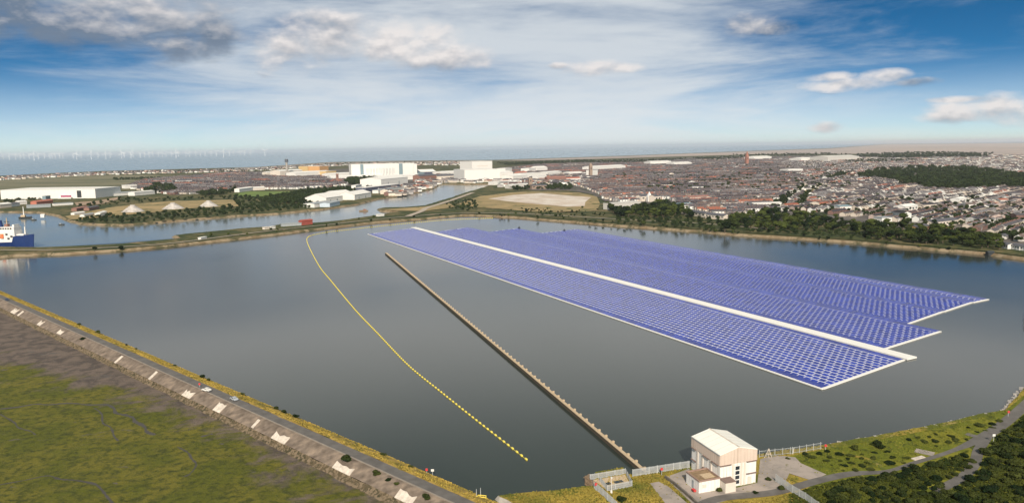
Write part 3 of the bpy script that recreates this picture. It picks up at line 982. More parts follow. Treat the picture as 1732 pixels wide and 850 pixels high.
# ---- foreground bushes (each one a thing)
zones = [
    ([(1372, 858), (1410, 832), (1450, 815), (1500, 803), (1550, 793), (1620, 772), (1648, 770), (1642, 792), (1600, 815), (1570, 850), (1560, 870)], 3.1, (1.7, 3.0), 'dark green scrub between the two roads'),
    ([(1760, 700), (1712, 727), (1672, 760), (1660, 795), (1618, 826), (1585, 850), (1580, 880), (1850, 880)], 3.7, (2.2, 4.0), 'dark thicket beyond the branch road'),
    ([(1357, 767), (1388, 759), (1430, 768), (1475, 780), (1488, 795), (1430, 797), (1392, 786)], 3.4, (0.7, 1.5), 'scrub patch by the shore fence'),
    ([(1442, 766), (1500, 764), (1555, 775), (1510, 790)], 3.9, (0.7, 1.5), 'scrub patch inside the path bend'),
    ([(1532, 744), (1590, 733), (1638, 744), (1590, 757)], 3.9, (0.7, 1.5), 'low scrub island near the water'),
    ([(1635, 722), (1690, 711), (1700, 716), (1655, 733)], 3.9, (0.7, 1.5), 'low scrub by the road bend'),
]
for poly, dm, (h0, h1), zn in zones:
    pts = poisson(PP(poly, ZN), dm, 3000)
    pts.sort(key=lambda q: Q((q[0], q[1], ZN))[0])
    for i, (x, y) in enumerate(pts):
        h = random.uniform(h0, h1)
        tag(bush((x, y, ZN - 0.1), h, '%s green bush, %s from left, %s' % ('rounded' if i % 2 else 'spreading', ordw(i + 1), zn), 'bushes of the near shore', random.uniform(1.15, 1.6) if h1 > 2.5 else random.uniform(1.6, 3.0)))
singles = [((1487, 757), 4.2, 'single dark round bush standing alone in the grass near the shore'),
           ((1446, 760), 2.8, 'dark bluish bush at the water end of the shore fence'),
           ((1217, 831), 2.0, 'green bush growing against the front wall of the pump house annex'),
           ((1188, 831), 1.1, 'small green bush at the corner of the annex'),
           ((1277, 834), 1.5, 'small green bush at the edge of the yard by the road'),
           ((1300, 812), 1.8, 'dark bush at the corner of the concrete yard'),
           ((1322, 828), 2.2, 'green bush under the palisade fence beside the yard'),
           ((1333, 776), 1.4, 'small green bush beside the shore end of the yard'),
           ((1050, 847), 2.6, 'green bush in the yellow grass in front of the intake')]
for (px, py), h, lb in singles:
    p = P(px, py, ZN); bush((p.x, p.y, ZN - 0.1), h, lb, 'single bushes near the pump house', 1.2)
# bushes on the embankment
emb = [((127, 550), 1.8), ((164, 563), 2.4), ((209, 584), 1.2), ((225, 591), 1.3), ((291, 619), 1.3), ((342, 638), 2.0), ((350, 643), 1.6), ((404, 668), 1.4),
       ((463, 692), 1.8), ((477, 698), 1.8), ((496, 706), 1.8), ((645, 770), 1.6), ((691, 790), 1.2)]
for i, ((px, py), h) in enumerate(emb):
    e, n = em_from_px(px, py, 2.5)
    bush(EM(e, 3.5, 2.2), h * 1.2, 'dark bush on the water side of the embankment, %s from its far left end' % ordw(i + 1), 'bushes on the embankment verge', 1.3)
for i, ((px, py), h, lb) in enumerate([((148, 571), 2.4, 'dark bush beside the road near the left end of the stone slope'),
                                   ((597, 773), 3.4, 'large round dark bush on top of the stone slope'),
                                   ((645, 796), 2.4, 'low green bush just right of the large round one on the slope'),
                                   ((668, 805), 1.6, 'small green bush on the slope, right of the low green one'),
                                   ((682, 812), 1.5, 'last small green bush on the slope before the pale slab'),
                                   ((735, 833), 2.4, 'long low green bush at the lower end of the slope')]):
    e, n = em_from_px(px, py, 4.6)
    bush(EM(e, 17.4, 4.0), h, lb, 'bushes on the stone slope', 1.3)

# verge plants and rough grass: countless, one object each


def tufts(name, pts, zf, size, m, label):
    n = len(pts)
    A = np.array([(p[0], p[1], zf(p)) for p in pts])

    def fn(rg, k):
        return A + np.array([0, 0, size * 0.5]) * rg.uniform(0, 1.4, (k, 1)), np.tile(np.array([0, -0.6, 0.7]), (k, 1))
    V = leafquads(n, fn, size, seed=len(pts))
    o = quadmesh(name, V, n, m)
    return tag(o, label, 'grass' if 'grass' in name else 'plants', kind='stuff')


pv = []
for _ in range(26000):
    e = random.uniform(-60, 600); n = random.uniform(0.3, 10.4)
    q = EM(e, n, 0); pv.append((q.x, q.y, 0.4 + 4.6 * min(1, n / 9.5)))
tufts('verge_plants', pv, lambda p: p[2], 0.28, m_gorse, 'golden and green plants covering the dock side verge of the embankment')
gp = []
npoly = [(p[0], p[1]) for p in inset(near_poly, 1.5)]
yards = [PP(l, ZN) for l in ([(1122, 805), (1168, 790), (1283, 772), (1345, 771), (1358, 783), (1400, 802), (1372, 814), (1335, 804), (1325, 824), (1290, 840), (1215, 853), (1180, 862)], [(1099, 816), (1114, 813), (1130, 821), (1172, 858), (1140, 870)])]
while len(gp) < 42000:
    px, py = random.uniform(820, 1800), random.uniform(640, 875)
    p = P(px, py, ZN)
    if not inpoly(p.x, p.y, npoly): continue
    if any(inpoly(p.x, p.y, y) for y in yards) and random.random() > 0.02: continue
    gp.append((p.x, p.y))
# keep the roads clear
roadc = PP([(1170, 862), (1215, 843), (1300, 834), (1340, 825), (1390, 811), (1440, 801), (1500, 797), (1545, 783), (1600, 766), (1645, 748), (1690, 722), (1732, 687), (1760, 660)], ZN)
roadd = PP([(1670, 738), (1655, 762), (1648, 785), (1630, 805), (1600, 822), (1580, 830)], ZN)
G = np.array(gp); keep = np.ones(len(G), bool)
for rd in (roadc, roadd):
    for i in range(len(rd) - 1):
        a = np.array(rd[i][:2]); b = np.array(rd[i + 1][:2]); ab = b - a
        t = np.clip(((G - a) @ ab) / (ab @ ab), 0, 1)
        keep &= np.linalg.norm(G - (a + t[:, None] * ab), axis=1) > 2.9
G = G[keep]
right = np.array([Q((x, y, ZN))[0] > 1335 for x, y in G])
tufts('rough_grass', [tuple(q) for q in G[~right]], lambda p: ZN, 0.34, m_tuft, 'rough golden grass around the pump house and the intake')
GR = G[right]; QR = np.array([Q((x, y, ZN))[:2] for x, y in GR])
roady = np.interp(QR[:, 0], [1335, 1390, 1440, 1500, 1545, 1600, 1645, 1690, 1732, 1800], [828, 811, 801, 797, 783, 766, 748, 722, 687, 640])
opn = QR[:, 1] < roady
thin = np.random.default_rng(3).random(len(GR)) < 0.55
tufts('meadow_grass', [tuple(q) for q in GR[opn & thin]], lambda p: ZN, 0.27, foliage_mat('sunlit meadow grass', (0.07, 0.085, 0.012), (0.24, 0.22, 0.035), scale=0.06), 'sunlit yellow green grass between the near shore and the road')
tufts('scrub_grass', [tuple(q) for q in GR[~opn]], lambda p: ZN, 0.5, foliage_mat('green rough grass', (0.02, 0.03, 0.006), (0.11, 0.115, 0.018), scale=0.05), 'dark green rough growth below the road on the near shore')

# ------------------------------------------------------------------ far trees
far_zone = {
    'wood': [((1022, 350), (1060, 352), (1085, 345), (1128, 336), (1148, 350), (1170, 362), (1168, 372), (1100, 372), (1045, 366), (1030, 362))],
}
tz = [  # polygon
    ([(840, 364), (1123, 384.5), (1265, 395.5), (1467, 409.5), (1666, 427), (1666, 430), (1467, 412.5), (1265, 398.5), (1123, 387.5), (840, 366.5)], 9, (3.5, 7), 'waterside bushes of the far shore'),
    ([(1470, 398), (1560, 402), (1625, 398), (1695, 408), (1690, 424), (1600, 416), (1470, 406)], 10, (9, 15), 'trees behind the far right shore'),
    ([(1235, 372), (1290, 362), (1345, 366), (1440, 382), (1560, 386), (1640, 396), (1560, 402), (1470, 398), (1360, 392), (1240, 388)], 12, (9, 15), 'wood between far shore and houses'),
    ([(1110, 375), (1235, 374), (1240, 388), (1360, 392), (1470, 398), (1470, 407), (1300, 396), (1120, 384)], 11, (5, 9), 'scrub along the far shore'),
    ([(1045, 368), (1170, 370), (1235, 372), (1110, 378), (1045, 376)] , 12, (5, 8), 'scrub left of the far shore wood'),
    ([(1022, 352), (1060, 358), (1085, 352), (1128, 346), (1160, 358), (1170, 368), (1100, 370), (1045, 366)], 11, (10, 15), 'dark wood before the pale terrace'),
]
cand = []
for poly, dm, hr, zn in tz:
    for (x, y) in poisson(PP(poly, ZL), dm, 9000):
        if not inpoly(x, y, MAINPOLY): continue
        cand.append((x, y, random.uniform(*hr), zn))
special = [((1087, 387), 11, 'lone round bush like tree at the waterline, standing clear of the shore wood'),
           ((1226, 399), 17, 'broad rounded tree leaning over the water of the far shore'),
           ((1527, 391), 24, 'very large dark round tree in front of the white houses'),
           ((1250, 384), 14, 'dark tree just behind the broad rounded waterside tree'),
           ((1298, 366), 20, 'tall dark tree below the railway cutting'),
           ((1350, 372), 17, 'tall olive tree right of the railway cutting'),
           ((1141, 362), 17, 'light olive green tree at the right edge of the dark wood'),
           ((1645, 408), 16, 'tall dark tree left of the white villas'),
           ((1665, 412), 15, 'yellowish green tree beside the white villas')]
for (px, py), h, lb in special:
    p = onland(px, py); tree((p.x, p.y, 1.6), h, lb, 'named trees of the far shore', 1.25)
# peninsula and causeway trees (px, height)
pz = [
    ([(150, 378), (125, 375), (180, 366), (230, 364), (330, 356), (400, 350), (480, 340), (540, 345), (520, 354), (400, 363), (300, 373), (210, 379)], 13, (6, 10), 'peninsula wood along the channel'),
    ([(130, 349), (200, 338), (300, 336), (400, 333), (395, 337), (300, 340), (210, 345), (140, 352)], 20, (6, 10), 'line behind the stepped mounds'),
    ([(395, 334), (470, 333), (540, 330), (560, 342), (470, 345), (400, 348)], 18, (7, 12), 'wood below the green playing field'),
    ([(765, 344), (800, 338), (812, 352), (790, 358), (760, 352)], 12, (4, 8), 'shrubby slope by the river mouth'),
]
for poly, dm, hr, zn in pz:
    for (x, y) in poisson(PP(poly, ZL), dm, 7000):
        cand.append((x, y, random.uniform(*hr), zn))
# scattered shore bushes
shore_pts = [(205, 423), (160, 424), (357, 400), (418, 396), (386, 396), (458, 389), (468, 392), (470, 389), (607, 371), (632, 367), (552, 385), (570, 383), (628, 375), (660, 373), (700, 368), (745, 364), (760, 339), (756, 346), (779, 352), (810, 362), (849, 367), (860, 368), (940, 366), (953, 370), (990, 372), (1020, 374), (1036, 376), (1046, 376), (1106, 388), (1190, 394), (1210, 396), (1240, 402), (1386, 404), (1400, 406), (1500, 413), (1555, 418), (1590, 420), (1605, 423), (915, 360), (930, 363), (872, 362), (890, 358), (985, 352), (1010, 355)]
shore_pts = sorted(shore_pts)
for i, (px, py) in enumerate(shore_pts):
    p = onland(px, py)
    tree((p.x, p.y, 1.6), random.uniform(3.5, 7), 'small dark shrub on the far bank of the dock, %s from the left' % ordw(i + 1), 'shrubs dotted along the far bank', 1.3, name='shrub', cat='shrub', seed=random.randrange(5))

cand = [c for c in cand if -20 < Q((c[0], c[1], 5))[0] < W + 20]
cand.sort(key=lambda c: math.hypot(c[0], c[1]) / c[2])
ind, rest = cand[:280], cand[280:]
byz = {}
for c in ind: byz.setdefault(c[3], []).append(c)
for zn, cs in byz.items():
    cs.sort(key=lambda c: Q((c[0], c[1], 5))[0])
    for i, (x, y, h, _) in enumerate(cs):
        tree((x, y, ZL - 0.3), h, '%s tree, %s from left, %s' % ('dark green' if i % 2 else 'mid green', ordw(i + 1), zn), 'trees beyond the dock', random.uniform(1.15, 1.6))

# far woodland: one mass
wz = [
    ([(1450, 296), (1490, 287), (1560, 283), (1640, 284), (1700, 292), (1760, 300), (1760, 321), (1700, 318), (1620, 322), (1570, 321), (1540, 312), (1490, 303), (1455, 302)], 1500, (12, 18)),
    ([(1395, 302), (1425, 290), (1435, 296), (1410, 304)], 60, (8, 12)),
    ([(440, 342), (470, 333), (500, 327), (560, 323), (600, 322), (640, 316), (590, 328), (540, 338), (500, 345)], 420, (9, 14)),
    ([(585, 310), (590, 303), (640, 303), (643, 312), (600, 314)], 260, (12, 18)),
    ([(495, 326), (520, 321), (600, 318), (600, 324), (520, 329)], 130, (8, 13)),
    ([(500, 308), (545, 307), (548, 311), (505, 312)], 60, (7, 11)),
    ([(245, 325), (262, 314), (290, 316), (300, 325), (260, 328)], 140, (10, 18)),
    ([(330, 328), (400, 316), (408, 320), (380, 330), (345, 332)], 140, (8, 13)),
    ([(840, 276), (1000, 271), (1010, 275), (860, 280)], 600, (9, 15)),
    ([(860, 318), (925, 312), (970, 314), (965, 321), (900, 322), (870, 323)], 120, (8, 13)),
    ([(1000, 276), (1010, 272), (1100, 270), (1170, 268), (1100, 276)], 260, (10, 15)),
    ([(1170, 268), (1240, 265), (1260, 268), (1210, 272)], 160, (12, 18)),
    ([(1450, 262), (1560, 258), (1680, 260), (1670, 266), (1500, 268), (1450, 266)], 500, (14, 25)),
    ([(1240, 262), (1400, 259), (1440, 262), (1300, 265), (1250, 266)], 260, (12, 20)),
    ([(1420, 272), (1500, 270), (1560, 272), (1480, 276), (1430, 276)], 160, (10, 16)),
    ([(1300, 346), (1325, 333), (1345, 322), (1360, 313), (1368, 316), (1350, 330), (1325, 350), (1310, 358)], 60, (7, 11)),
    ([(1345, 352), (1352, 335), (1372, 320), (1385, 314), (1395, 316), (1372, 332), (1360, 352)], 60, (7, 11)),
    ([(1515, 312), (1540, 308), (1550, 314), (1520, 316)], 20, (8, 12)),
    ([(1555, 356), (1590, 352), (1592, 358), (1560, 362)], 30, (6, 10)),
    ([(1640, 375), (1680, 368), (1700, 372), (1660, 380)], 36, (6, 10)),
    ([(1690, 396), (1732, 402), (1732, 412), (1700, 404)], 20, (7, 11)),
    ([(190, 302), (280, 300), (282, 303), (192, 305)], 130, (6, 10)),
    ([(150, 292), (430, 286), (560, 276), (800, 273), (800, 275), (560, 279), (430, 290), (150, 295)], 500, (6, 12)),
    ([(0, 300), (150, 292), (150, 295), (0, 303)], 60, (5, 8)),
    ([(0, 340), (70, 334), (72, 337), (10, 345)], 40, (5, 8)),
    ([(1130, 325), (1260, 320), (1500, 330), (1732, 340), (1732, 395), (1450, 365), (1280, 355)], 900, (6, 10)),
    ([(1000, 300), (1300, 275), (1450, 275), (1440, 320), (1100, 325)], 900, (8, 13)),
    ([(860, 352), (1000, 356), (1040, 366), (960, 368), (850, 360)], 60, (3, 5)),
]
small = [crown_arrays(300 + i, 90, 0.11, 5, 0.48, 0.3, 0.72) for i in range(6)]
Vs = []


def addtree(x, y, h, w=1.2):
    A = small[random.randrange(6)]
    a = random.uniform(0, 6.28); ca, sa = math.cos(a), math.sin(a)
    B = np.empty_like(A)
    B[:, 0] = (A[:, 0] * ca - A[:, 1] * sa) * h * w + x
    B[:, 1] = (A[:, 0] * sa + A[:, 1] * ca) * h * w + y
    B[:, 2] = A[:, 2] * h + ZL - 0.3
    Vs.append(B)


for poly, n, hr in wz:
    # even over the picture of the zone: far parts of a zone are wide and thin
    px0, px1 = min(p[0] for p in poly), max(p[0] for p in poly); py0, py1 = min(p[1] for p in poly), max(p[1] for p in poly)
    k = 0; tr = 0
    while k < n and tr < n * 40:
        tr += 1
        px, py = random.uniform(px0, px1), random.uniform(py0, py1)
        if not inpoly(px, py, poly): continue
        p = P(px, py, ZL); addtree(p.x, p.y, random.uniform(*hr), 1.3); k += 1
for (x, y, h, _) in rest: addtree(x, y, h)
V = np.vstack(Vs)
tag(quadmesh('woodland', V, len(V) // 4, m_leaf_far), 'dark green woods, hedges and street trees scattered through the town and beyond', 'woodland', kind='stuff')

# ------------------------------------------------------------------ buildings
B_FOOT = []


def frame_of(px0, py0, px1, py1, z=ZL):
    a, b = P(px0, py0, z), P(px1, py1, z)
    d = Vector((b.x - a.x, b.y - a.y)); w = d.length
    return a, math.atan2(d.y, d.x), w, math.hypot((a.x + b.x) / 2, (a.y + b.y) / 2)


def building(px0, py0, px1, py1, hpx, depth, wallm, roofm, label, cat='building', name='industrial_shed', kind='flat', doors=0, windows=0, group=None, wm=None, extra=None):
    """front base line from (px0,py0) to (px1,py1)"""
    a, rz, w, dist = frame_of(px0, py0, px1, py1)
    h = hpx * math.hypot(dist, CAMH) / F
    t = empty(name, (a.x, a.y, ZL), rz, label, cat, group)
    gh = {'flat': 0, 'gable': min(depth, w) * 0.16, 'low': min(depth, w) * 0.08}[kind]
    if kind == 'flat':
        MB().box((w / 2, depth / 2, h / 2), (w, depth, h)).build('wall', wallm, t)
        MB().box((w / 2, depth / 2, h + 0.3), (w + 0.8, depth + 0.8, 0.6)).build('roof', roofm, t)
    else:
        MB().walls(0, w, 0, depth, 0, h, gh).build('wall', wallm, t)
        MB().gable(0, w, 0, depth, h + 0.3, gh, 0.6, 0.3).build('roof', roofm, t)
    for k in range(doors):
        x = w * (k + 0.5 + 0.2 * math.sin(k * 5)) / doors
        MB().box((x, -0.05, h * 0.28), (min(5, w * 0.1), 0.25, h * 0.56)).build('door', m_grey, t)
    for k in range(windows):
        x = w * (k + 0.5) / windows
        MB().box((x, -0.05, h * 0.62), (w / windows * 0.5, 0.25, h * 0.22)).build('window', m_glass, t)
    B_FOOT.append((a.x, a.y, rz, w, depth))
    if extra: extra(t, w, depth, h)
    return t


# the great white assembly hall with tall arches drawn on its front
def hall_extra(t, w, d, h):
    for x0, x1 in ((0.14, 0.19), (0.76, 0.82)):
        MB().box((w * (x0 + x1) / 2, -0.6, h * 0.5), (w * (x1 - x0), 1.4, h * 0.98)).build('stair_tower', m_teal, t)
    for k in range(9):
        x = w * (0.25 + 0.052 * k)
        mb = MB(); mb.box((x - w * 0.008, -0.25, h * 0.45), (w * 0.006, 0.6, h * 0.5)); mb.box((x + w * 0.012, -0.25, h * 0.5), (w * 0.006, 0.6, h * 0.36))
        mb.build('grey_panel', m_grey, t)
    MB().box((w * 1.03, d / 2, h * 0.47), (w * 0.055, d, h * 0.94)).build('side_wing', m_white, t)


building(595, 303, 700, 300, 24, 60, m_white, m_white, 'huge white assembly hall with grey green stair towers by the river', name='assembly_hall', extra=hall_extra)


def block_extra(t, w, d, h):
    mb = MB()
    for k in range(3): mb.box((w * 0.5, -0.2, h * (0.3 + 0.22 * k)), (w * 0.5, 0.5, h * 0.03))
    mb.build('panel_line', m_cream, t)


building(786, 308, 846, 306, 20, 110, m_white, m_white, 'broad lower white hall under the tall white block at the river head', name='assembly_hall')
building(799, 303, 833, 301.5, 29, 80, m_white, m_white, 'tall white block rising above the shipyard at the river head', name='assembly_hall', extra=block_extra)
sheds = [
    (452, 298, 475, 297, 6, 40, 'cream', 'white', 'low', 'low cream shed at the left end of the white factory row'),
    (474, 299, 512, 297, 9, 60, 'cream', 'white', 'low', 'cream factory shed behind the tall grey chimney'),
    (500, 300, 560, 297, 7, 60, 'white', 'white', 'low', 'long white factory roof right of the grey chimney'),
    (521, 295, 541, 294, 13, 60, 'buff', 'cream', 'flat', 'left one of two yellow factory blocks'),
    (541, 295, 556, 294, 13, 60, 'buff2', 'cream', 'flat', 'orange tinted block joined to the yellow factory block'),
    (552, 298, 569, 297, 8, 40, 'buff', 'cream', 'flat', 'lower yellow block at the right end of the yellow factory'),
    (556, 301, 600, 299, 6, 50, 'white', 'white', 'low', 'long low white shed left of the assembly hall'),
    (560, 305, 650, 302, 5, 60, 'white', 'white', 'low', 'long white roofed shed in front of the assembly hall'),
    (640, 306, 712, 303, 7, 50, 'white', 'white', 'low', 'wide white shed in front of the right half of the assembly hall'),
    (645, 316, 690, 311, 12, 70, 'white', 'white', 'low', 'white quayside hall with plain walls below the assembly hall'),
    (619, 325, 676, 318, 7, 30, 'dark', 'white', 'flat', 'long low shed with a white roof edge over a dark front near the river'),
    (640, 327, 680, 321, 5, 16, 'white', 'grey', 'flat', 'low white quay shed under the dark fronted one'),
    (552, 343, 580, 339, 8, 50, 'white', 'white', 'gable', 'large white gabled boat shed on the point'),
    (572, 338, 600, 335, 8, 50, 'white', 'white', 'gable', 'second white gabled shed behind the boat shed'),
    (600, 338, 628, 333, 8, 40, 'white', 'white', 'gable', 'white gabled shed beside the dark quay wall'),
    (532, 351, 560, 347, 6, 24, 'white', 'grey', 'low', 'small white shed with a grey roof at the tip of the point'),
    (558, 350, 575, 346, 6, 20, 'bluew', 'grey', 'low', 'small pale blue shed near the tip of the point'),
    (602, 323, 612, 321, 9, 12, 'white', 'white', 'flat', 'small upright white building behind the gabled sheds'),
    (700, 300, 718, 299, 8, 60, 'teal', 'teal', 'flat', 'grey green block at the right end of the assembly hall'),
    (712, 297, 738, 296, 6, 60, 'dark', 'white', 'gable', 'round backed shed with a dark front right of the assembly hall'),
    (740, 305, 786, 303, 7, 30, 'cream', 'slate', 'gable', 'cream quay building left of the tall white block'),
    (710, 307, 738, 305, 9, 30, 'brick', 'slate', 'gable', 'dark brick works by the river bend'),
    (748, 297, 788, 295, 5, 60, 'white', 'white', 'low', 'long white shed left of the tall white block'),
    (846, 301, 868, 300, 9, 60, 'white', 'white', 'low', 'white shed just right of the tall white block'),
    (855, 294, 866, 293, 9, 40, 'white', 'white', 'flat', 'upright white building behind the right hand shipyard sheds'),
    (868, 306, 892, 304, 8, 60, 'white', 'white', 'low', 'white shed in the middle of the shipyard stores'),
    (890, 303, 924, 301, 9, 60, 'white', 'white', 'flat', 'broad white flat roofed store right of the shipyard'),
    (895, 292, 907, 291, 7, 40, 'white', 'white', 'flat', 'small white store, upper row of the town edge'),
    (908, 291, 926, 290, 7, 40, 'white', 'white', 'gable', 'white gabled store in the upper row of the town edge'),
    (926, 298, 950, 296, 6, 40, 'white', 'white', 'low', 'long white store in front of the gabled one'),
    (835, 313, 868, 311, 5, 24, 'white', 'white', 'low', 'low white quay shed at the river head'),
    (862, 319, 895, 317, 6, 20, 'pale', 'white', 'low', 'low pale shed left of the stone church'),
    (910, 306, 925, 305, 8, 24, 'white', 'white', 'flat', 'white box shaped building above the church roof'),
    (926, 309, 958, 308, 8, 24, 'brick', 'brickr', 'gable', 'long red roofed hall right of the stone church'),
    (958, 308, 982, 307, 6, 20, 'white', 'orange', 'gable', 'white hall with an orange roof at the town centre'),
    (879, 298, 892, 297, 6, 24, 'orange', 'orange', 'gable', 'small bright red roofed building among white stores'),
    (997, 300, 1011, 299, 12, 14, 'white', 'grey', 'flat', 'white tower block standing above the terraces'),
    (1003, 289, 1058, 286, 6, 60, 'white', 'white', 'low', 'long white retail shed behind the white tower block'),
    (960, 297, 985, 296, 5, 30, 'white', 'white', 'low', 'small white shed left of the brown tower'),
    (1100, 279, 1135, 278, 5, 60, 'white', 'white', 'low', 'far white shed among trees, left of the red spire'),
    (1140, 280, 1170, 279, 4, 60, 'white', 'white', 'low', 'second far white shed left of the red spire'),
    (1275, 270, 1305, 269, 4, 80, 'white', 'white', 'low', 'far white shed just right of the red spire'),
    (1355, 273, 1386, 272, 4, 90, 'white', 'white', 'low', 'far white shed, middle of three right of the spire'),
    (1400, 273, 1453, 271, 6, 120, 'pale', 'pale', 'low', 'very long pale shed on the far edge of town'),
    (1333, 292, 1358, 291, 5, 40, 'white', 'white', 'flat', 'white flat roofed building in the middle of the terraces'),
    (1035, 355, 1084, 351, 10, 22, 'pale', 'pale', 'flat', 'long pale low hall half hidden by the dark wood'),
    (1085, 341, 1098, 340, 9, 16, 'cream', 'slate', 'gable', 'cream house left of the white gable chapel'),
    (1108, 342, 1118, 341, 10, 14, 'cream', 'slate', 'gable', 'tall cream house right of the white gable chapel'),
    (1153, 362, 1192, 368, 7, 12, 'cream', 'slate', 'gable', 'left half of the long pale terrace behind the shore scrub'),
    (1193, 369, 1224, 372, 7, 12, 'cream', 'slate', 'gable', 'right half of the long pale terrace behind the shore scrub'),
    (1148, 351, 1172, 350, 6, 16, 'white', 'teal', 'flat', 'white building with a teal roof edge above the pale terrace'),
    (1165, 340, 1200, 338, 6, 14, 'cream', 'brickr', 'gable', 'cream row with a red roof above the dark wood'),
    (1275, 352, 1322, 350, 7, 14, 'white', 'white', 'low', 'bright white low building left of the railway cutting'),
    (1420, 358, 1440, 357, 8, 20, 'white', 'teal', 'low', 'white building with a pale green roof among red roofs'),
    (1531, 359, 1552, 356, 8, 18, 'white', 'white', 'gable', 'bright white gabled building in the right hand terraces'),
    (1622, 346, 1634, 344, 8, 14, 'white', 'white', 'gable', 'white chapel like house among the far right terraces'),
    (1636, 351, 1647, 349, 5, 14, 'white', 'white', 'flat', 'white flat roofed hall beside the white chapel like house'),
    (1491, 382, 1508, 381, 12, 14, 'white', 'grey', 'flat', 'plain white block left of the very large dark tree'),
    (1578, 385, 1620, 380, 8, 14, 'cream', 'slate', 'gable', 'long pale fronted row with a slate roof by the very large tree'),
    (1553, 392, 1572, 388, 6, 12, 'orange2', 'slate', 'gable', 'orange fronted house right of the very large tree'),
    (1594, 395, 1612, 392, 5, 10, 'white', 'orange', 'gable', 'white house with a red roof close to the shore trees'),
    (1700, 405, 1722, 400, 5, 9, 'white', 'slate', 'gable', 'white house above the villas at the right edge'),
]
MC = {'cream': m_cream, 'white': m_white, 'buff': m_buff, 'buff2': mat('orange cladding', (0.6, 0.33, 0.14)), 'dark': mat('dark shed front', (0.08, 0.09, 0.13)),
      'grey': m_grey, 'bluew': mat('pale blue cladding', (0.5, 0.57, 0.64)), 'teal': m_teal, 'slate': m_slate, 'brick': m_brick, 'brickr': mat('red tile roof', (0.3, 0.15, 0.12)),
      'pale': mat('pale stone', (0.55, 0.52, 0.48)), 'orange': mat('orange roof', (0.45, 0.16, 0.11)), 'orange2': mat('orange brick', (0.42, 0.24, 0.13))}
for (x0, y0, x1, y1, h, d, wk, rk, kd, lb) in sheds:
    far = min(y0, y1) < 330
    building(x0, y0, x1, y1, h, d, MC[wk], MC[rk], lb, kind=kd, doors=(2 if h > 7 and x1 - x0 > 15 else 0), windows=(0 if kd != 'gable' or far or x0 < 700 else max(2, int((x1 - x0) / 5))),
             name='shed' if 'shed' in lb or 'store' in lb else 'town_building')

# long white warehouse on the left


def ware_extra(t, w, d, h):
    MB().box((w * 0.83, -0.2, h * 0.48), (w * 0.045, 0.6, h * 0.75)).build('loading_door', m_dark, t)
    MB().box((w * 0.69, -0.3, h * 0.24), (w * 0.11, 0.8, h * 0.22)).build('sign_band', mat('purple red sign', (0.3, 0.05, 0.12)), t)
    MB().box((w * 0.69, -4, h * 0.08), (w * 0.14, 8, h * 0.16)).build('loading_dock', m_white, t)


building(2, 337, 162, 335, 13, 110, m_white, m_white, 'very long white warehouse with one dark square door', name='warehouse', kind='flat', extra=ware_extra, cat='warehouse')
left = [
    (62, 346, 90, 343, 4, 14, 'orange', 'orange', 'gable', 'red roofed shed in front of the long white warehouse'),
    (78, 340, 86, 339, 7, 8, 'teal', 'grey', 'flat', 'grey green silo block against the long white warehouse'),
    (45, 352, 86, 350, 4, 10, 'grey', 'grey', 'flat', 'long grey quay wall building below the red roofed shed'),
    (0, 352, 20, 350, 5, 16, 'cream', 'white', 'gable', 'pale house at the left edge of the picture by the channel'),
    (18, 350, 34, 348, 4, 14, 'white', 'slate', 'gable', 'white house near the left edge by the channel'),
    (32, 346, 46, 345, 4, 14, 'white', 'white', 'gable', 'small white shed left of the red roofed shed'),
    (92, 348, 124, 346, 3, 12, 'white', 'grey', 'flat', 'low white quay building right of the grey quay wall'),
    (130, 357, 150, 354, 4, 10, 'brick', 'brickr', 'gable', 'dark red shed on the peninsula'),
    (151, 356, 168, 353, 4, 10, 'brick', 'slate', 'gable', 'brown shed right of the dark red one on the peninsula'),
    (126, 364, 144, 362, 3, 8, 'white', 'white', 'gable', 'left white hut of the row on the peninsula'),
    (143, 367, 160, 364, 3, 8, 'white', 'grey', 'gable', 'second white hut of the row on the peninsula'),
    (170, 366, 181, 363, 5, 9, 'white', 'white', 'gable', 'white gabled hut at the right end of the peninsula row'),
    (212, 319, 232, 318, 5, 24, 'white', 'white', 'flat', 'white box shaped depot on the far side of the fields'),
    (185, 332, 230, 329, 4, 24, 'white', 'grey', 'low', 'low white depot building behind the peninsula trees'),
    (228, 331, 262, 328, 5, 20, 'white', 'white', 'low', 'low white depot building right of the other depot'),
    (300, 310, 325, 309, 4, 24, 'white', 'slate', 'gable', 'white hall with slate roof on the far fields'),
    (405, 325, 428, 322, 5, 14, 'white', 'white', 'gable', 'white pavilion at the left end of the green field'),
    (428, 322, 448, 321, 4, 14, 'cream', 'white', 'gable', 'cream pavilion behind the green field'),
    (511, 381, 529, 379, 7, 8, 'orange3', 'orange3', 'gable', 'dark red gabled boathouse on the causeway bank'),
    (476, 383, 510, 381, 4, 7, 'grey', 'grey', 'flat', 'low grey shed left of the red boathouse'),
    (448, 388, 456, 387, 3, 5, 'cream', 'cream', 'flat', 'small pale cabin on the causeway left of the grey shed'),
    (458, 387, 466, 386, 3, 5, 'white', 'white', 'flat', 'small white cabin on the causeway beside the grey shed'),
    (340, 405, 350, 403, 2.5, 4, 'white', 'white', 'flat', 'tiny white hut on the causeway spit'),
    (640, 366, 650, 365, 3, 6, 'white', 'white', 'flat', 'small white cabin on the bank by the sandy spit'),
]
MC['orange3'] = mat('dark red cladding', (0.34, 0.08, 0.06))
for (x0, y0, x1, y1, h, d, wk, rk, kd, lb) in left:
    building(x0, y0, x1, y1, h, d, MC[wk], MC[rk], lb, kind=kd, name='shed' if 'shed' in lb or 'boathouse' in lb else 'town_building')

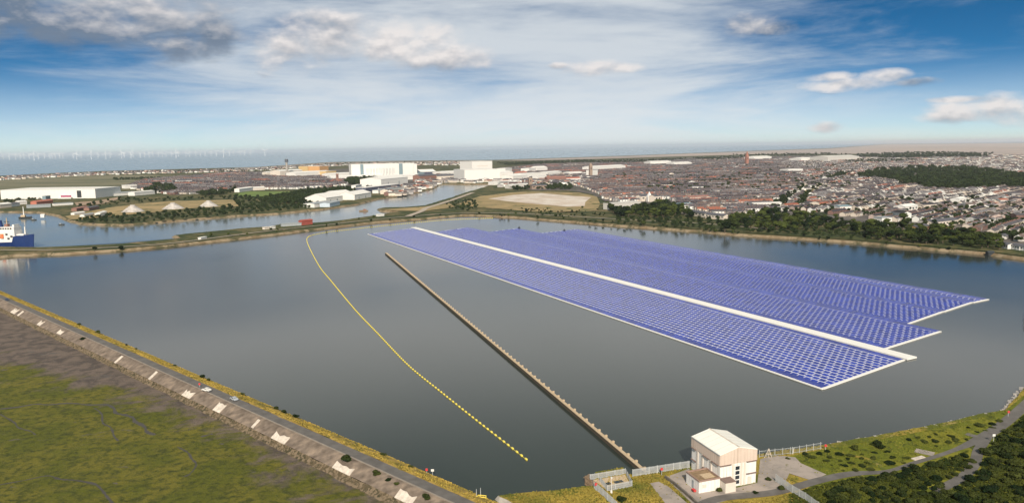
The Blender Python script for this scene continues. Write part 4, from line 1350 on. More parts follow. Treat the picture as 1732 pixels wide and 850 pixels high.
# white villas near the right edge of the frame, large enough to show windows
for (x0, y0, x1, y1, h, d, lb) in [(1693, 420, 1704, 422, 9, 8, 'white villa with a slate roof, leftmost by the water'),
                                  (1711, 422, 1724, 424, 9, 8, 'white villa with a slate roof, middle one by the water'),
                                  (1725, 424, 1740, 426, 9, 8, 'white villa at the very right edge by the water')]:
    building(x0, y0, x1, y1, h * 0.8, d, m_white, m_slate, lb, kind='gable', windows=3, doors=1, cat='house', name='villa', group='white villas at the far shore')

# chimney, church, spire, towers, mounds
p = P(486, 299, ZL)
t = empty('lattice_tower', (p.x, p.y, ZL), 0, 'tall grey tower with a dark top behind the factory row', 'tower')
MB().tube((0, 0, 0), (0, 0, 62), 5.5, 4.5, 10).build('shaft', m_conc, t); MB().tube((0, 0, 62), (0, 0, 74), 7.5, 7, 10).build('top_cabin', mat('dark grey cabin', (0.1, 0.11, 0.13)), t)
MB().tube((0, 0, 74), (0, 0, 84), 0.6, 0.3, 6).build('mast', m_grey, t)


def tower(px, py, w, h, m, label, spire=0, nm='church_tower', cat='tower', rm=None):
    p = P(px, py, ZL); t = empty(nm, (p.x, p.y, ZL), 0.3, label, cat)
    MB().box((0, 0, h / 2), (w, w, h)).build('wall', m, t)
    if spire:
        mb = MB(); b = w / 2 * 1.02
        mb.V = [Vector(v) for v in ((-b, -b, h), (b, -b, h), (b, b, h), (-b, b, h), (0, 0, h + spire))]; mb.F = [[0, 1, 4], [1, 2, 4], [2, 3, 4], [3, 0, 4], [3, 2, 1, 0]]
        mb.build('spire', rm or m, t)
    else:
        mb = MB()
        for sx in (-1, 1):
            for sy in (-1, 1): mb.box((sx * w * 0.42, sy * w * 0.42, h + w * 0.1), (w * 0.16, w * 0.16, w * 0.2))
        mb.build('pinnacle', m, t)
    MB().box((0, -w / 2 - 0.05, h * 0.75), (w * 0.3, 0.2, h * 0.15)).build('belfry_opening', m_dark, t)
    return t


m_stonec = mat('brown sandstone', (0.3, 0.22, 0.17))
tower(897, 319, 9, 28, m_stonec, 'square sandstone church tower behind the bare pale ground')
building(900, 320, 925, 319, 6, 16, m_stonec, m_slate, 'long stone church nave beside its square tower', kind='gable', name='church', cat='church', windows=4)
tower(999, 300, 10, 42, m_stonec, 'dark brown clock tower rising left of the white tower block', spire=10, nm='clock_tower')
tower(1263, 279, 14, 46, mat('red sandstone', (0.33, 0.15, 0.11)), 'red sandstone church with a pointed spire far in the terraces', spire=28)
tower(1098, 341, 9, 9, m_white, 'white pointed gable chapel above the dark wood', spire=11, nm='chapel', cat='chapel', rm=m_white)
tower(1112, 341, 3.2, 15, m_brick, 'slim brick chimney stack right of the white gable chapel', nm='brick_chimney')
tower(659 - 88, 309, 8, 30, m_brick, 'slim brick tower in front of the yellow factory blocks', nm='brick_tower')
for (px, py, r, h, lb) in [(225, 358, 21, 13, 'pale stepped conical mound, leftmost of three on the peninsula'), (293, 353, 22, 12, 'pale stepped conical mound, middle of three on the peninsula'), (353, 349, 20, 12, 'pale stepped conical mound, rightmost of three on the peninsula')]:
    p = P(px, py, ZL); mb = MB()
    for k in range(5):
        r0 = r * (1 - k * 0.19); mb.tube((0, 0, h * k / 5), (0, 0, h * (k + 0.55) / 5), r0, r0 * 0.9, 14); mb.tube((0, 0, h * (k + 0.55) / 5), (0, 0, h * (k + 1) / 5), r0 * 0.9, r0 * 0.78, 14)
    o = mb.build('stepped_mound', mat('crushed stone', (0.45, 0.41, 0.38), var=0.35, scale=0.15)); o.location = (p.x, p.y, ZL - 0.2); tag(o, lb, 'mound', 'pale stepped mounds')

# ---- terraces
WALLC = [('white', (0.72, 0.7, 0.66)), ('cream', (0.6, 0.52, 0.44)), ('pinkish', (0.46, 0.36, 0.32)), ('grey', (0.33, 0.31, 0.3)), ('brick', (0.22, 0.13, 0.11))]
ROOFC = [('slate', (0.085, 0.078, 0.085)), ('dark slate', (0.045, 0.042, 0.05)), ('brown', (0.125, 0.095, 0.085)), ('red tiled', (0.28, 0.1, 0.065)), ('grey', (0.16, 0.15, 0.155))]
WW = [0.44, 0.28, 0.1, 0.12, 0.06]; RW = [0.4, 0.27, 0.14, 0.065, 0.125]
town_px = [(985, 318), (960, 310), (900, 308), (840, 308), (840, 296), (870, 284), (940, 277), (1060, 276), (1240, 268), (1400, 265), (1732, 262), (1900, 262), (1900, 430), (1732, 411), (1700, 404), (1690, 402), (1640, 388), (1545, 380), (1500, 374), (1440, 368), (1350, 357), (1300, 357), (1230, 369), (1175, 358), (1150, 352), (1130, 337), (1085, 341), (1060, 344), (1020, 338), (1010, 328)]
townw_px = [(205, 318), (240, 305), (300, 300), (400, 291), (470, 297), (560, 299), (580, 303), (585, 314), (500, 320), (400, 321), (330, 328), (290, 330)]
walney_px = [(0, 305), (0, 300), (100, 295), (170, 292), (433, 286), (560, 278), (790, 274), (790, 280), (600, 279), (450, 288), (300, 293), (170, 296), (100, 299)]
coreC_px = [(700, 312), (712, 300), (740, 296), (790, 298), (850, 300), (900, 300), (1000, 292), (1000, 312), (850, 317), (830, 310), (745, 310), (690, 328), (640, 334), (640, 322)]
excl = [PP(l, ZL) for l in ([q for q in wz[0][0]], wz[1][0], wz[15][0], wz[16][0], wz[17][0], wz[12][0], wz[8][0],
                            [(1500, 402), (1502, 376), (1552, 376), (1552, 402)],
                            [(826, 337), (870, 325), (960, 322), (1010, 331), (1000, 350), (900, 350)])]
town = PP(town_px, ZL); townw = PP(townw_px, ZL)
rd_ = P(1500, 372, ZL); rd2 = P(1732, 325, ZL); TH2 = math.atan2(rd2.y - rd_.y, rd2.x - rd_.x)
districts = [
    (town, lambda x, px: px < 1335, math.radians(8), 'C'),
    (town, lambda x, px: px >= 1335, TH2, 'R'),
    (townw, lambda x, px: True, math.radians(-12), 'W'),
]
houses = []   # (x, y, rz, w, d, h, gh, wallidx, roofidx, terrace id)
tid = 0
for poly, cond, th, dk in districts:
    xs = [p[0] for p in poly]; ys = [p[1] for p in poly]
    cx, cy = sum(xs) / len(xs), sum(ys) / len(ys)
    R = 9000; ct, st = math.cos(th), math.sin(th)
    v = -R; alt = 0
    P2 = [((p[0] - cx) * ct + (p[1] - cy) * st, -(p[0] - cx) * st + (p[1] - cy) * ct) for p in poly]
    u0, u1 = min(q[0] for q in P2), max(q[0] for q in P2); v0, v1 = min(q[1] for q in P2), max(q[1] for q in P2)
    v = v0
    while v < v1:
        u = u0 + random.uniform(0, 30)
        while u < u1:
            seglen = random.uniform(45, 110)
            # terrace segment u..u+seglen
            xm, ym = cx + (u + seglen / 2) * ct - v * st, cy + (u + seglen / 2) * st + v * ct
            dist = math.hypot(xm, ym)
            q = Q((xm, ym, 5))
            if -60 < q[0] < W + 60 and 0 < dist < 9500 and cond(xm, q[0]) and (dist < 3200 or random.random() < (3200 / dist) ** 1.6) and random.random() > 0.1:
                far = dist > 2300
                wi = random.choices(range(5), WW)[0]; ri = random.choices(range(5), RW)[0]
                step = 5.6 if not far else random.uniform(11, 26)
                uu = u; tid += 1; jog = random.uniform(-2, 2); hh = random.uniform(4.6, 6.2); alt_off = random.uniform(-0.04, 0.04)
                if random.random() < 0.12: step = 9.5; hh += 0.5
                while uu < u + seglen:
                    x, y = cx + uu * ct - (v + jog) * st, cy + uu * st + (v + jog) * ct
                    if inpoly(x, y, poly) and not any(inpoly(x, y, e) for e in excl):
                        w_ = wi if random.random() < 0.8 else random.choices(range(5), WW)[0]
                        r_ = ri if random.random() < 0.92 else random.choices(range(5), RW)[0]
                        if random.random() > 0.05:
                            houses.append((x, y, th, step * (1 if step < 9 else 0.85), random.uniform(7, 8.5), hh + random.uniform(-.15, .15), random.uniform(1.9, 2.6), w_, r_, tid))
                    uu += step
            u += seglen + random.uniform(9, 22)
        alt ^= 1
        dn_ = math.hypot(cx - v * st, cy + v * ct)
        v += (15 if alt else 21) + random.uniform(-1, 1.5)
# keep houses off the larger buildings


def clear(h):
    for (bx, by, rz, w, d) in B_FOOT:
        dx, dy = h[0] - bx, h[1] - by
        u = dx * math.cos(rz) + dy * math.sin(rz); v = -dx * math.sin(rz) + dy * math.cos(rz)
        if -5 < u < w + 5 and -16 < v < d + 5: return False
    return True


houses = [h for h in houses if clear(h)]
houses.sort(key=lambda h: h[0] ** 2 + h[1] ** 2)
inview = [i for i, h in enumerate(houses) if 5 < Q((h[0], h[1], 6))[0] < W - 3]
indset = set(inview[:292])
hm = {}


def hmesh(kind, key, build):
    k = (kind,) + key
    if k not in hm:
        mb = MB(); build(mb)
        me = bpy.data.meshes.new(kind); me.from_pydata([tuple(v) for v in mb.V], [], mb.F); hm[k] = me
    return hm[k]


marks = [(1010, 'dry grass bank'), (1060, 'long pale low hall'), (1120, 'white gable chapel'), (1190, 'long pale terrace'), (1240, 'broad waterside tree'), (1298, 'bright white low building'),
         (1340, 'railway cutting'), (1400, 'tall olive tree'), (1450, 'pale green roofed building'), (1499, 'plain white block'), (1527, 'very large dark tree'), (1565, 'orange fronted house'),
         (1605, 'red roofed white house'), (1650, 'tall dark tree'), (1700, 'white villas')]
terr = {}
for i in sorted(indset): terr.setdefault(houses[i][9], []).append(i)
torder = []
for k, l in terr.items():
    xs = [Q((houses[i][0], houses[i][1], 5))[0] for i in l]
    mx_ = sum(xs) / len(xs); dist = sum(math.hypot(houses[i][0], houses[i][1]) for i in l) / len(l)
    mk_ = min(marks, key=lambda m: abs(m[0] - mx_))[1]
    torder.append((mk_, dist, k))
torder.sort()
cnt = {}
wallm = [mat('house wall ' + n, c, var=0.08) for n, c in WALLC]; roofm_ = [mat('house roof ' + n, c, var=0.15) for n, c in ROOFC]
for mk_, dist, k in torder:
    cnt[mk_] = cnt.get(mk_, 0) + 1
    l = sorted(terr[k], key=lambda i: Q((houses[i][0], houses[i][1], 5))[0])
    for j, i in enumerate(l):
        x, y, th, w, d, h, gh, wi, ri, _ = houses[i]
        single = len(l) == 1
        lb = '%s house, %s roof, %s, %s row behind %s' % (WALLC[wi][0], ROOFC[ri][0], 'alone' if single else ordw(j + 1) + ' from left', ordw(cnt[mk_]), mk_)
        t = empty('terraced_house', (x, y, ZL), th, lb, 'house', 'houses of the town beyond the dock')
        t.scale = (w, d, h)
        me = hmesh('wall', (wi,), lambda mb: mb.walls(0, 1, 0, 1, 0, 1, 0.38)); 
        if not me.materials: me.materials.append(wallm[wi])
        link('wall', me, t)
        me = hmesh('roof', (ri,), lambda mb: (mb.gable(0, 1.0, 0, 1, 1.03, 0.38, 0.03, 0.04)))
        if not me.materials: me.materials.append(roofm_[ri])
        ro = link('roof', me, t)
        me = hmesh('chimney', (), lambda mb: mb.box((0.92, 0.5, 1.45), (0.14, 0.14, 0.3)))
        if not me.materials: me.materials.append(m_brick)
        link('chimney', me, ro)
        me = hmesh('window', (), lambda mb: mb.box((0.32, -0.01, 0.7), (0.3, 0.02, 0.26)))
        if not me.materials: me.materials.append(m_glass)
        link('window', me, t)
        me = hmesh('door', (), lambda mb: mb.box((0.72, -0.01, 0.22), (0.2, 0.02, 0.42)))
        if not me.materials: me.materials.append(mat('dark door paint', (0.08, 0.06, 0.06)))
        link('door', me, t)
# the rest of the town as one mass of quads
WA = np.array([c for n, c in WALLC]); RA = np.array([c for n, c in ROOFC])
resth = [h for i, h in enumerate(houses) if i not in indset]
# scattered houses of the far shore of the island and of the river side
for poly_px, n, sc in ((walney_px, 900, 0.95), (coreC_px, 330, 1.2), (town_px, 120, 1.2)):
    k = 0; tr = 0
    x0, x1 = min(p[0] for p in poly_px), max(p[0] for p in poly_px); y0, y1 = min(p[1] for p in poly_px), max(p[1] for p in poly_px)
    while k < n and tr < 60000:
        tr += 1
        px, py = random.uniform(x0, x1), random.uniform(y0, y1)
        if not inpoly(px, py, poly_px): continue
        p = P(px, py, ZL)
        if any(inpoly(p.x, p.y, e) for e in excl): continue
        h = (p.x, p.y, random.choice((0.1, 0.4, 1.6, -0.2)), random.uniform(9, 26) * sc, random.uniform(8, 16) * sc, random.uniform(4, 8) * sc, 2.2, random.choices(range(5), [5, 4, 2, 1, 1])[0], random.choices(range(5), [4, 2, 2, 1.5, 3])[0], 0)
        if clear(h): resth.append(h); k += 1
H = np.array(resth); n = len(H)
x, y, th, w, d, h, gh = [H[:, i] for i in range(7)]; wi = H[:, 7].astype(int); ri = H[:, 8].astype(int)
ct, st = np.cos(th), np.sin(th)


def pt(u, v, z): return np.stack([x + u * ct - v * st, y + u * st + v * ct, ZL + z], 1)


z0 = np.zeros(n)
A, B, C, D = pt(z0, z0, z0), pt(w, z0, z0), pt(w, d, z0), pt(z0, d, z0)
A1, B1, C1, D1 = pt(z0, z0, h), pt(w, z0, h), pt(w, d, h), pt(z0, d, h)
R0, R1 = pt(z0, d / 2, h + gh), pt(w, d / 2, h + gh)
E_ = 0.35; k_ = E_ * gh / (d / 2)
Ae, Be, Ce, De = pt(z0, z0 - E_, h - k_ + .15), pt(w, z0 - E_, h - k_ + .15), pt(w, d + E_, h - k_ + .15), pt(z0, d + E_, h - k_ + .15)
R0e, R1e = pt(z0, d / 2, h + gh + .15), pt(w, d / 2, h + gh + .15)
quads = [(A, B, B1, A1), (C, D, D1, C1), (B, C, C1, B1), (D, A, A1, D1), (B1, C1, R1, R1), (D1, A1, R0, R0), (Ae, Be, R1e, R0e), (Ce, De, R0e, R1e)]
# chimneys
cxu = w * 0.9; cs = 0.5
ch = [pt(cxu - cs, d / 2 - cs, h + gh + 1.1), pt(cxu + cs, d / 2 - cs, h + gh + 1.1), pt(cxu + cs, d / 2 - cs, h + gh - .6), pt(cxu - cs, d / 2 - cs, h + gh - .6)]
quads.append((ch[3], ch[2], ch[1], ch[0]))
# rear extensions with their own little roof
rx0, rx1 = w * 0.5, w * 0.98
e1, e2, e3, e4 = pt(rx0, z0 - 3.2, z0), pt(rx1, z0 - 3.2, z0), pt(rx1, z0 - 3.2, h * .62), pt(rx0, z0 - 3.2, h * .62)
e5, e6 = pt(rx1, z0, h * .8), pt(rx0, z0, h * .8); e7, e8 = pt(rx0, z0, z0), pt(rx1, z0, z0)
quads += [(e1, e2, e3, e4), (e4, e3, e5, e6), (e7, e1, e4, e6), (e2, e8, e5, e3)]
Vq = np.concatenate([np.stack(q, 1).reshape(-1, 3) for q in quads])
jit = RNG.uniform(0.75, 1.25, (n, 1))
wc = WA[wi] * jit; rc = RA[ri] * RNG.uniform(0.75, 1.35, (n, 1)); bc = np.tile(np.array([[0.2, 0.13, 0.11]]), (n, 1))
cols = [wc, wc, wc, wc, wc, wc, rc, rc, bc, wc, rc, wc, wc]
Cq = np.concatenate(cols); Cq = np.hstack([Cq, np.ones((len(Cq), 1))])
tag(quadmesh('distant_houses', Vq, len(Vq) // 4, m_tint, tint=Cq), 'densely packed terraced streets and low buildings filling the town towards the horizon', 'town houses', kind='stuff')
print('houses', len(houses), 'rest', n, 'trees far', len(rest), 'cand', len(cand))

# ------------------------------------------------------------------ floating solar array
UA = math.radians(117.2); uu_ = Vector((math.cos(UA), math.sin(UA))); vv_ = Vector((uu_.y, -uu_.x)); OA = P(1390, 657)


def AR(u, v, z): return Vector((OA.x + uu_.x * u + vv_.x * v, OA.y + uu_.y * u + vv_.y * v, z))


m_panel = bpy.data.materials.new('blue solar cells')
ntp, NP_, LP, bp_ = nodes(m_panel)
bp_.inputs['Base Color'].default_value = (0.016, 0.034, 0.29, 1); bp_.inputs['Roughness'].default_value = 0.22; bp_.inputs['Specular IOR Level'].default_value = 0.5
_tc = NP_.new('ShaderNodeTexCoord'); _gm = NP_.new('ShaderNodeNewGeometry'); _wn = NP_.new('ShaderNodeTexWhiteNoise'); _wn.noise_dimensions = '1D'
LP.new(_gm.outputs['Random Per Island'], _wn.inputs['W'])
_oi = NP_.new('ShaderNodeObjectInfo'); _ad = NP_.new('ShaderNodeMath'); _ad.operation = 'ADD'; LP.new(_oi.outputs['Random'], _ad.inputs[0]); LP.new(_gm.outputs['Random Per Island'], _ad.inputs[1]); LP.new(_ad.outputs[0], _wn.inputs['W'])
_rp = NP_.new('ShaderNodeValToRGB'); _rp.color_ramp.elements[0].color = (0.01, 0.022, 0.22, 1); _rp.color_ramp.elements[1].color = (0.02, 0.046, 0.38, 1)
LP.new(_wn.outputs['Value'], _rp.inputs[0]); LP.new(_rp.outputs[0], bp_.inputs['Base Color'])
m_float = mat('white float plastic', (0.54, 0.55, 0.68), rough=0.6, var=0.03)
m_edge = mat('white walkway plastic', (0.8, 0.77, 0.72), rough=0.6, var=0.02)


def panel_quads(u, v, lu=3.0, lv=2.5, z0=0.5, z1=0.78):
    """tilted table: high on the far side"""
    a, b, c, d_ = AR(u, v, z0), AR(u, v + lv, z1), AR(u + lu, v + lv, z1), AR(u + lu, v, z0)
    t = Vector((0, 0, 0.12))
    q = [(a, b, c, d_)] if False else []
    V = [a, d_, c, b, a - t, d_ - t, c - t, b - t]
    F_ = [(0, 3, 2, 1), (4, 5, 6, 7), (0, 1, 5, 4), (1, 2, 6, 5), (2, 3, 7, 6), (3, 0, 4, 7)]
    return V, F_


def raft(label, v0, v1, un, uf, cover, name='floating_solar_raft'):
    """un(v), uf(v): near and far end of the raft at offset v"""
    c = AR(un(v0), v0, 0)
    t = empty(name, (0, 0, 0), 0, label, 'solar array', 'rafts of the floating solar farm')
    # deck: low white floats
    V = [AR(un(v0), v0, .35), AR(un(v1), v1, .35), AR(uf(v1), v1, .35), AR(uf(v0), v0, .35)]
    V2 = [v - Vector((0, 0, .5)) for v in V]
    mk('float_deck', V + V2, [(3, 2, 1, 0), (4, 5, 6, 7), (0, 1, 5, 4), (1, 2, 6, 5), (2, 3, 7, 6), (3, 0, 4, 7)], m_float, t)
    # border walkway along the near end
    mb = MB(); mb.beam(AR(un(v0) - 0.9, v0 - 0.2, .1), AR(un(v1) - 0.9, v1 + 0.2, .1), 1.15, 0.45); mb.build('end_walkway', m_edge, t)
    items = []
    nr = int((v1 - v0 - 0.3) / 3.75); pitch = (v1 - v0 - 0.3) / nr
    for r in range(nr):
        v = v0 + 0.15 + r * pitch
        edge = r in (0, nr - 1)
        u = un(v) + 0.5 + (1.96 if r % 2 and not edge and cover < 0.65 else 0); e = min(uf(v), uf(v + 2.5)) - 3.6
        lv = pitch * (0.97 if edge else cover); vo = 0 if r != nr - 1 else pitch * 0.08
        if u > un(v) + 1.5: items.append((un(v) + 0.5, v + vo, lv, 1.35))
        while u < e:
            items.append((u, v + vo, lv, 3.1 if not edge else 3.5)); u += 3.92
    items.sort(key=lambda q: AR(q[0], q[1], 0).length)
    near, restp = items[:100], items[100:]
    me0 = None
    me0s = {}
    for (u, v, lv, lu) in near:
        me0 = me0s.get((lv, lu))
        if me0 is None:
            V, F_ = panel_quads(0, 0, lv=lv, lu=lu)
            me0 = bpy.data.meshes.new('solar_panel'); o0 = AR(0, 0, 0)
            me0.from_pydata([tuple(x - o0) for x in V], [], F_); me0.materials.append(m_panel); me0s[(lv, lu)] = me0
        o = link('solar_panel', me0, t); q = AR(u, v, 0); o.location = q
    Vr = []; Fr = []
    for (u, v, lv, lu) in restp:
        V, F_ = panel_quads(u, v, lv=lv, lu=lu); b = len(Vr); Vr += V; Fr += [[b + i for i in f] for f in F_]
    o = mk('solar_panels', Vr, Fr, m_panel, t); o['kind'] = 'stuff'
    return t, len(items)


lin = lambda v0, a, v1, b: (lambda v: a + (b - a) * (v - v0) / (v1 - v0))
tA, nA = raft('nearest floating raft of blue solar panels, on the near side of the white walkway', 0.0, 71.5, lin(0, 0, 71, 10.5), lin(0, 718.5, 73, 753), 0.5)
mb = MB(); mb.beam(AR(-1.2, -0.9, .1), AR(718, -0.9, .1), 1.1, 0.45); mb.build('side_walkway', m_edge, tA)
raft('floating solar raft directly behind the long white walkway', 82.5, 142, lin(85, 29, 145, 37), lin(84, 690, 148, 720), 0.56)
raft('floating solar raft third from the near side, its corner reaching farther back', 142.2, 193, lin(151, 59, 195, 67.6), lin(144, 650, 197, 667), 0.57)
raft('floating solar raft fourth from the near side', 193.2, 235.8, lin(151, 59, 231, 73.5), lin(197, 600, 253, 610), 0.52)
raft('narrow floating solar raft farthest from the camera, with white end strip', 236, 255, lin(238, 73.7, 255, 74.5), lin(197, 600, 253, 610), 0.52)
mb = MB(); mb.beam(AR(9, 77, 0.15), AR(759, 77, 0.15), 7.6, 0.75)
o = mb.build('floating_walkway', m_edge); tag(o, 'broad white floating walkway running the length of the solar farm', 'walkway')
for (px, py, lb) in [(878, 386.5, 'small dark mooring buoy at the far tip of the third raft'), (954.5, 391, 'dark mooring buoy at the far tip of the fourth raft')]:
    p = P(px, py); t = empty('mooring_buoy', (p.x, p.y, 0), 0, lb, 'buoy', 'dark mooring buoys'); MB().tube((0, 0, -0.5), (0, 0, 2.0), 1.8, 1.6, 10).build('float', m_dark, t); MB().tube((0, 0, 2.0), (0, 0, 3.6), 0.5, 0.3, 8).build('marker_post', m_dark, t)

# ------------------------------------------------------------------ yellow boom
bpx = [(890, 776.5), (850, 745), (800, 706), (745, 662), (690, 617), (640, 565), (600, 523), (560, 475), (540, 450), (523, 418), (519, 405), (524, 399), (540, 395), (560, 391.5), (600, 387), (650, 381.5), (700, 376.5), (760, 371.5), (833, 368.8)]
bp0 = [Vector((p.x, p.y, 0)) for p in PP(bpx)]
sm = []
for i in range(len(bp0) - 1):
    p0, p1, p2, p3 = bp0[max(i - 1, 0)], bp0[i], bp0[i + 1], bp0[min(i + 2, len(bp0) - 1)]
    for k in range(40):
        t = k / 40
        sm.append(0.5 * ((2 * p1) + (p2 - p0) * t + (2 * p0 - 5 * p1 + 4 * p2 - p3) * t * t + (3 * p1 - p0 - 3 * p2 + p3) * t ** 3))
sm.append(bp0[-1])
t = empty('floating_boom', (0, 0, 0), 0, 'long curving boom of yellow floats strung across the dock', 'boom')
mb = MB()
for i in range(0, len(sm) - 4, 4): mb.tube(sm[i] + Vector((0, 0, .1)), sm[i + 4] + Vector((0, 0, .1)), 0.07, None, 5)
mb.build('cable', m_yellow, t)
pos = [(sm[0], (sm[1] - sm[0]).normalized())]; acc = 0
for i in range(len(sm) - 1):
    l = (sm[i + 1] - sm[i]).length
    while acc + l > 3.6 * len(pos):
        f = (3.6 * len(pos) - acc) / l
        pos.append((sm[i].lerp(sm[i + 1], f), (sm[i + 1] - sm[i]).normalized()))
    acc += l


def fl(mb, c, d): 
    a = c - d * 0.75 + Vector((0, 0, .22)); e = c + d * 0.75 + Vector((0, 0, .22))
    mb.tube(a, c - d * .45 + Vector((0, 0, .22)), 0.22, 0.4, 8); mb.tube(c - d * .45 + Vector((0, 0, .22)), c + d * .45 + Vector((0, 0, .22)), 0.4, 0.4, 8); mb.tube(c + d * .45 + Vector((0, 0, .22)), e, 0.4, 0.22, 8)


for c, d in pos[:100]:
    mb = MB(); fl(mb, Vector((0, 0, 0)), d); o = mb.build('float', m_yellow, t); o.location = c
mb = MB()
for c, d in pos[100:]: fl(mb, c, d)
o = mb.build('floats', m_yellow, t); o['kind'] = 'stuff'

# ------------------------------------------------------------------ jetty wall
j0, j1 = P(652, 427, 1.5), P(1093, 798, 1.5)
t = empty('jetty_wall', (0, 0, 0), 0, 'long straight low jetty wall with brackets crossing the dock to the intake', 'jetty')
a, b = Vector((j0.x, j0.y, -0.5)), Vector((j1.x, j1.y, -0.5))
MB().beam(a, b, 1.0, 1.9).build('wall', mat('dark jetty side', (0.09, 0.07, 0.05)), t)  # wall sides coloured darker than the tan coping
MB().beam(a + Vector((0.15, 0.05, 1.9)), b + Vector((0.15, 0.05, 1.9)), 1.3, 0.22).build('coping', m_tan, t)
d = (b - a).normalized(); L_ = (b - a).length; nn = Vector((-d.y, d.x, 0)) 
k = int(L_ / 6.02)
hm_ = None
for i in range(k):
    c = b - d * (6.0 * i + 3)
    mb = MB(); mb.box((0, 0, -0.55), (0.7, 0.9, 1.3), math.atan2(d.y, d.x)); mb.box((0, 0, 0.25), (0.8, 1.0, 0.3), math.atan2(d.y, d.x))
    if i == 0: br = mb.build('bracket', m_tan, t); o = br
    else: o = link('bracket', br.data, t)
    o.location = c + nn * 1.0 + Vector((0, 0, 2.0))

# ------------------------------------------------------------------ pump house
C = P(1218.4, 769, 13.0); RZ = math.radians(18.5)
t = empty('pump_house', (C.x, C.y, ZN), RZ, 'tall white pump house with a low pitched roof at the edge of the dock', 'building')
BW, BD, BH = 13.6, 16.2, 13.0 - ZN  # x along gable front, y backwards along the long side
MB().walls(0, BD, -BW, 0, 0, BH, 1.6)
# rotate so that the ridge runs along the long side
mbw = MB(); mbw.walls(0, BD, -BW, 0, 0, BH, 1.7); mbw.V = [Vector((-v.y, v.x, v.z)) for v in mbw.V]; mbw.build('wall', m_white, t)
mbr = MB(); mbr.gable(0, BD, -BW, 0, BH + 0.12, 1.7, 0.12, 0.2); mbr.V = [Vector((-v.y, v.x, v.z)) for v in mbr.V]; mbr.build('roof', mat('white sheet roof', (0.82, 0.79, 0.72), var=0.03), t)
mb = MB(); mb.beam((BW / 2, -0.25, BH + 1.78), (BW / 2, BD + 0.2, BH + 1.78), 0.5, 0.12); mb.build('ridge_cap', m_palec, t)
for gx in (-0.3, BW + 0.3):
    MB().tube((gx, -0.2, BH - 0.1), (gx, BD + 0.2, BH - 0.1), 0.14, None, 6).build('gutter', m_grey, t)
for gy in (3, 6, 9, 12, 15):
    mb = MB()
    mb.V = [Vector(v) for v in ((-0.1, gy, BH + 0.18), (BW / 2, gy, BH + 1.86), (BW / 2, gy + .12, BH + 1.86), (-0.1, gy + .12, BH + .18), (BW + 0.1, gy, BH + .18), (BW + .1, gy + .12, BH + .18))]
    mb.F = [[0, 1, 2, 3], [1, 4, 5, 2]]; mb.build('roof_seam', m_cream, t)
# upper band, proud of the wall
bd = MB(); zt = BH - 0.05; zb = BH - 3.5
bd.box((BW / 2, -0.12, (zt + zb) / 2), (BW + 0.3, 0.24, zt - zb)); bd.box((-0.12, BD / 2, (zt + zb) / 2), (0.24, BD, zt - zb)); bd.box((BW + 0.12, BD / 2, (zt + zb) / 2), (0.24, BD, zt - zb)); bd.box((BW / 2, BD + 0.12, (zt + zb) / 2), (BW + 0.3, 0.24, zt - zb))
bd.build('upper_band', m_pink, t)
g_ = MB(); g_.V = [Vector(v) for v in ((0, -0.2, BH - .06), (BW, -0.2, BH - .06), (BW / 2, -0.2, BH + 1.62), (0, 0.02, BH - .06), (BW, .02, BH - .06), (BW / 2, .02, BH + 1.62))]; g_.F = [[0, 1, 2], [3, 5, 4], [0, 3, 4, 1], [1, 4, 5, 2], [2, 5, 3, 0]]
g_.build('gable_panel', m_pink, t)
for x in (0.45 * BW - 1.3, 0.45 * BW + 1.9, 0.68 * BW):
    MB().box((x, -0.1, zb / 2), (0.7, 0.2, zb)).build('pilaster', m_cream, t)
for y in (BD * 0.3, BD * 0.6, BD * 0.78):
    MB().box((-0.1, y, zb / 2), (0.2, 0.9, zb)).build('pilaster', m_cream, t)
for zz_ in (zb - 0.1, zb * 0.47):
    mb = MB()
    mb.box((BW * 0.14, -0.35, zz_), (BW * 0.3, 0.5, 0.16)); mb.box((BW * 0.86, -0.35, zz_), (BW * 0.28, 0.5, 0.16))
    mb.box((-0.35, BD * 0.14, zz_), (0.5, BD * 0.24, 0.16)); mb.box((-0.35, BD * 0.45, zz_), (0.5, BD * 0.22, 0.16)); mb.box((-0.35, BD * 0.9, zz_), (0.5, BD * 0.18, 0.16))
    mb.build('ledge', mat('brown grey trim', (0.2, 0.14, 0.12)), t)
mb = MB(); mb.box((0.45 * BW + 0.3, -0.1, zb / 2 - 0.1), (2.0, 0.16, zb - 0.6))
wf = mb.build('window_strip', m_white, t)
for k in range(4):
    MB().box((0.45 * BW + 0.3, -0.22, 1.2 + k * (zb - 1.6) / 4 + 0.3), (1.5, 0.1, (zb - 1.6) / 4 * 0.74)).build('pane', m_glass, wf)
MB().box((BW * 0.82, -0.12, 1.3), (1.3, 0.12, 2.5)).build('door', m_cream, t)
# annexes at the foot
an = MB(); an.box((-3.9, 3.4, 1.9), (7.6, 7.4, 3.8)); a1 = an.build('annex', m_white, t)
MB().box((-3.9, 3.4, 3.86), (6.9, 6.7, 0.12)).build('annex_roof', m_gravel, a1)
MB().box((-2.9, 2.6, 3.95), (3.8, 3.2, 0.05)).build('roof_patch', m_tan, a1)
mb = MB(); tr_ = mat('brown grey trim', (0.2, 0.14, 0.12))
for (x, y, w, d_) in ((-3.9, -0.3, 7.8, 0.35), (-3.9, 7.1, 7.8, 0.35), (-7.65, 3.4, 0.35, 7.1), (-0.15, 3.4, 0.35, 7.1)): mb.box((x, y, 4.02), (w, d_, 0.45))
mb.build('parapet', mat('brown parapet', (0.3, 0.2, 0.16)), a1)
MB().box((-7.72, 3.2, 1.7), (0.1, 1.0, 2.6)).build('door', m_grey, a1)
MB().box((-5.8, -0.36, 2.2), (1.4, 0.1, 1.1)).build('window', m_cream, a1)
MB().box((1.9, -1.6, 1.7), (3.8, 3.2, 3.4)).build('porch', m_cream, t)
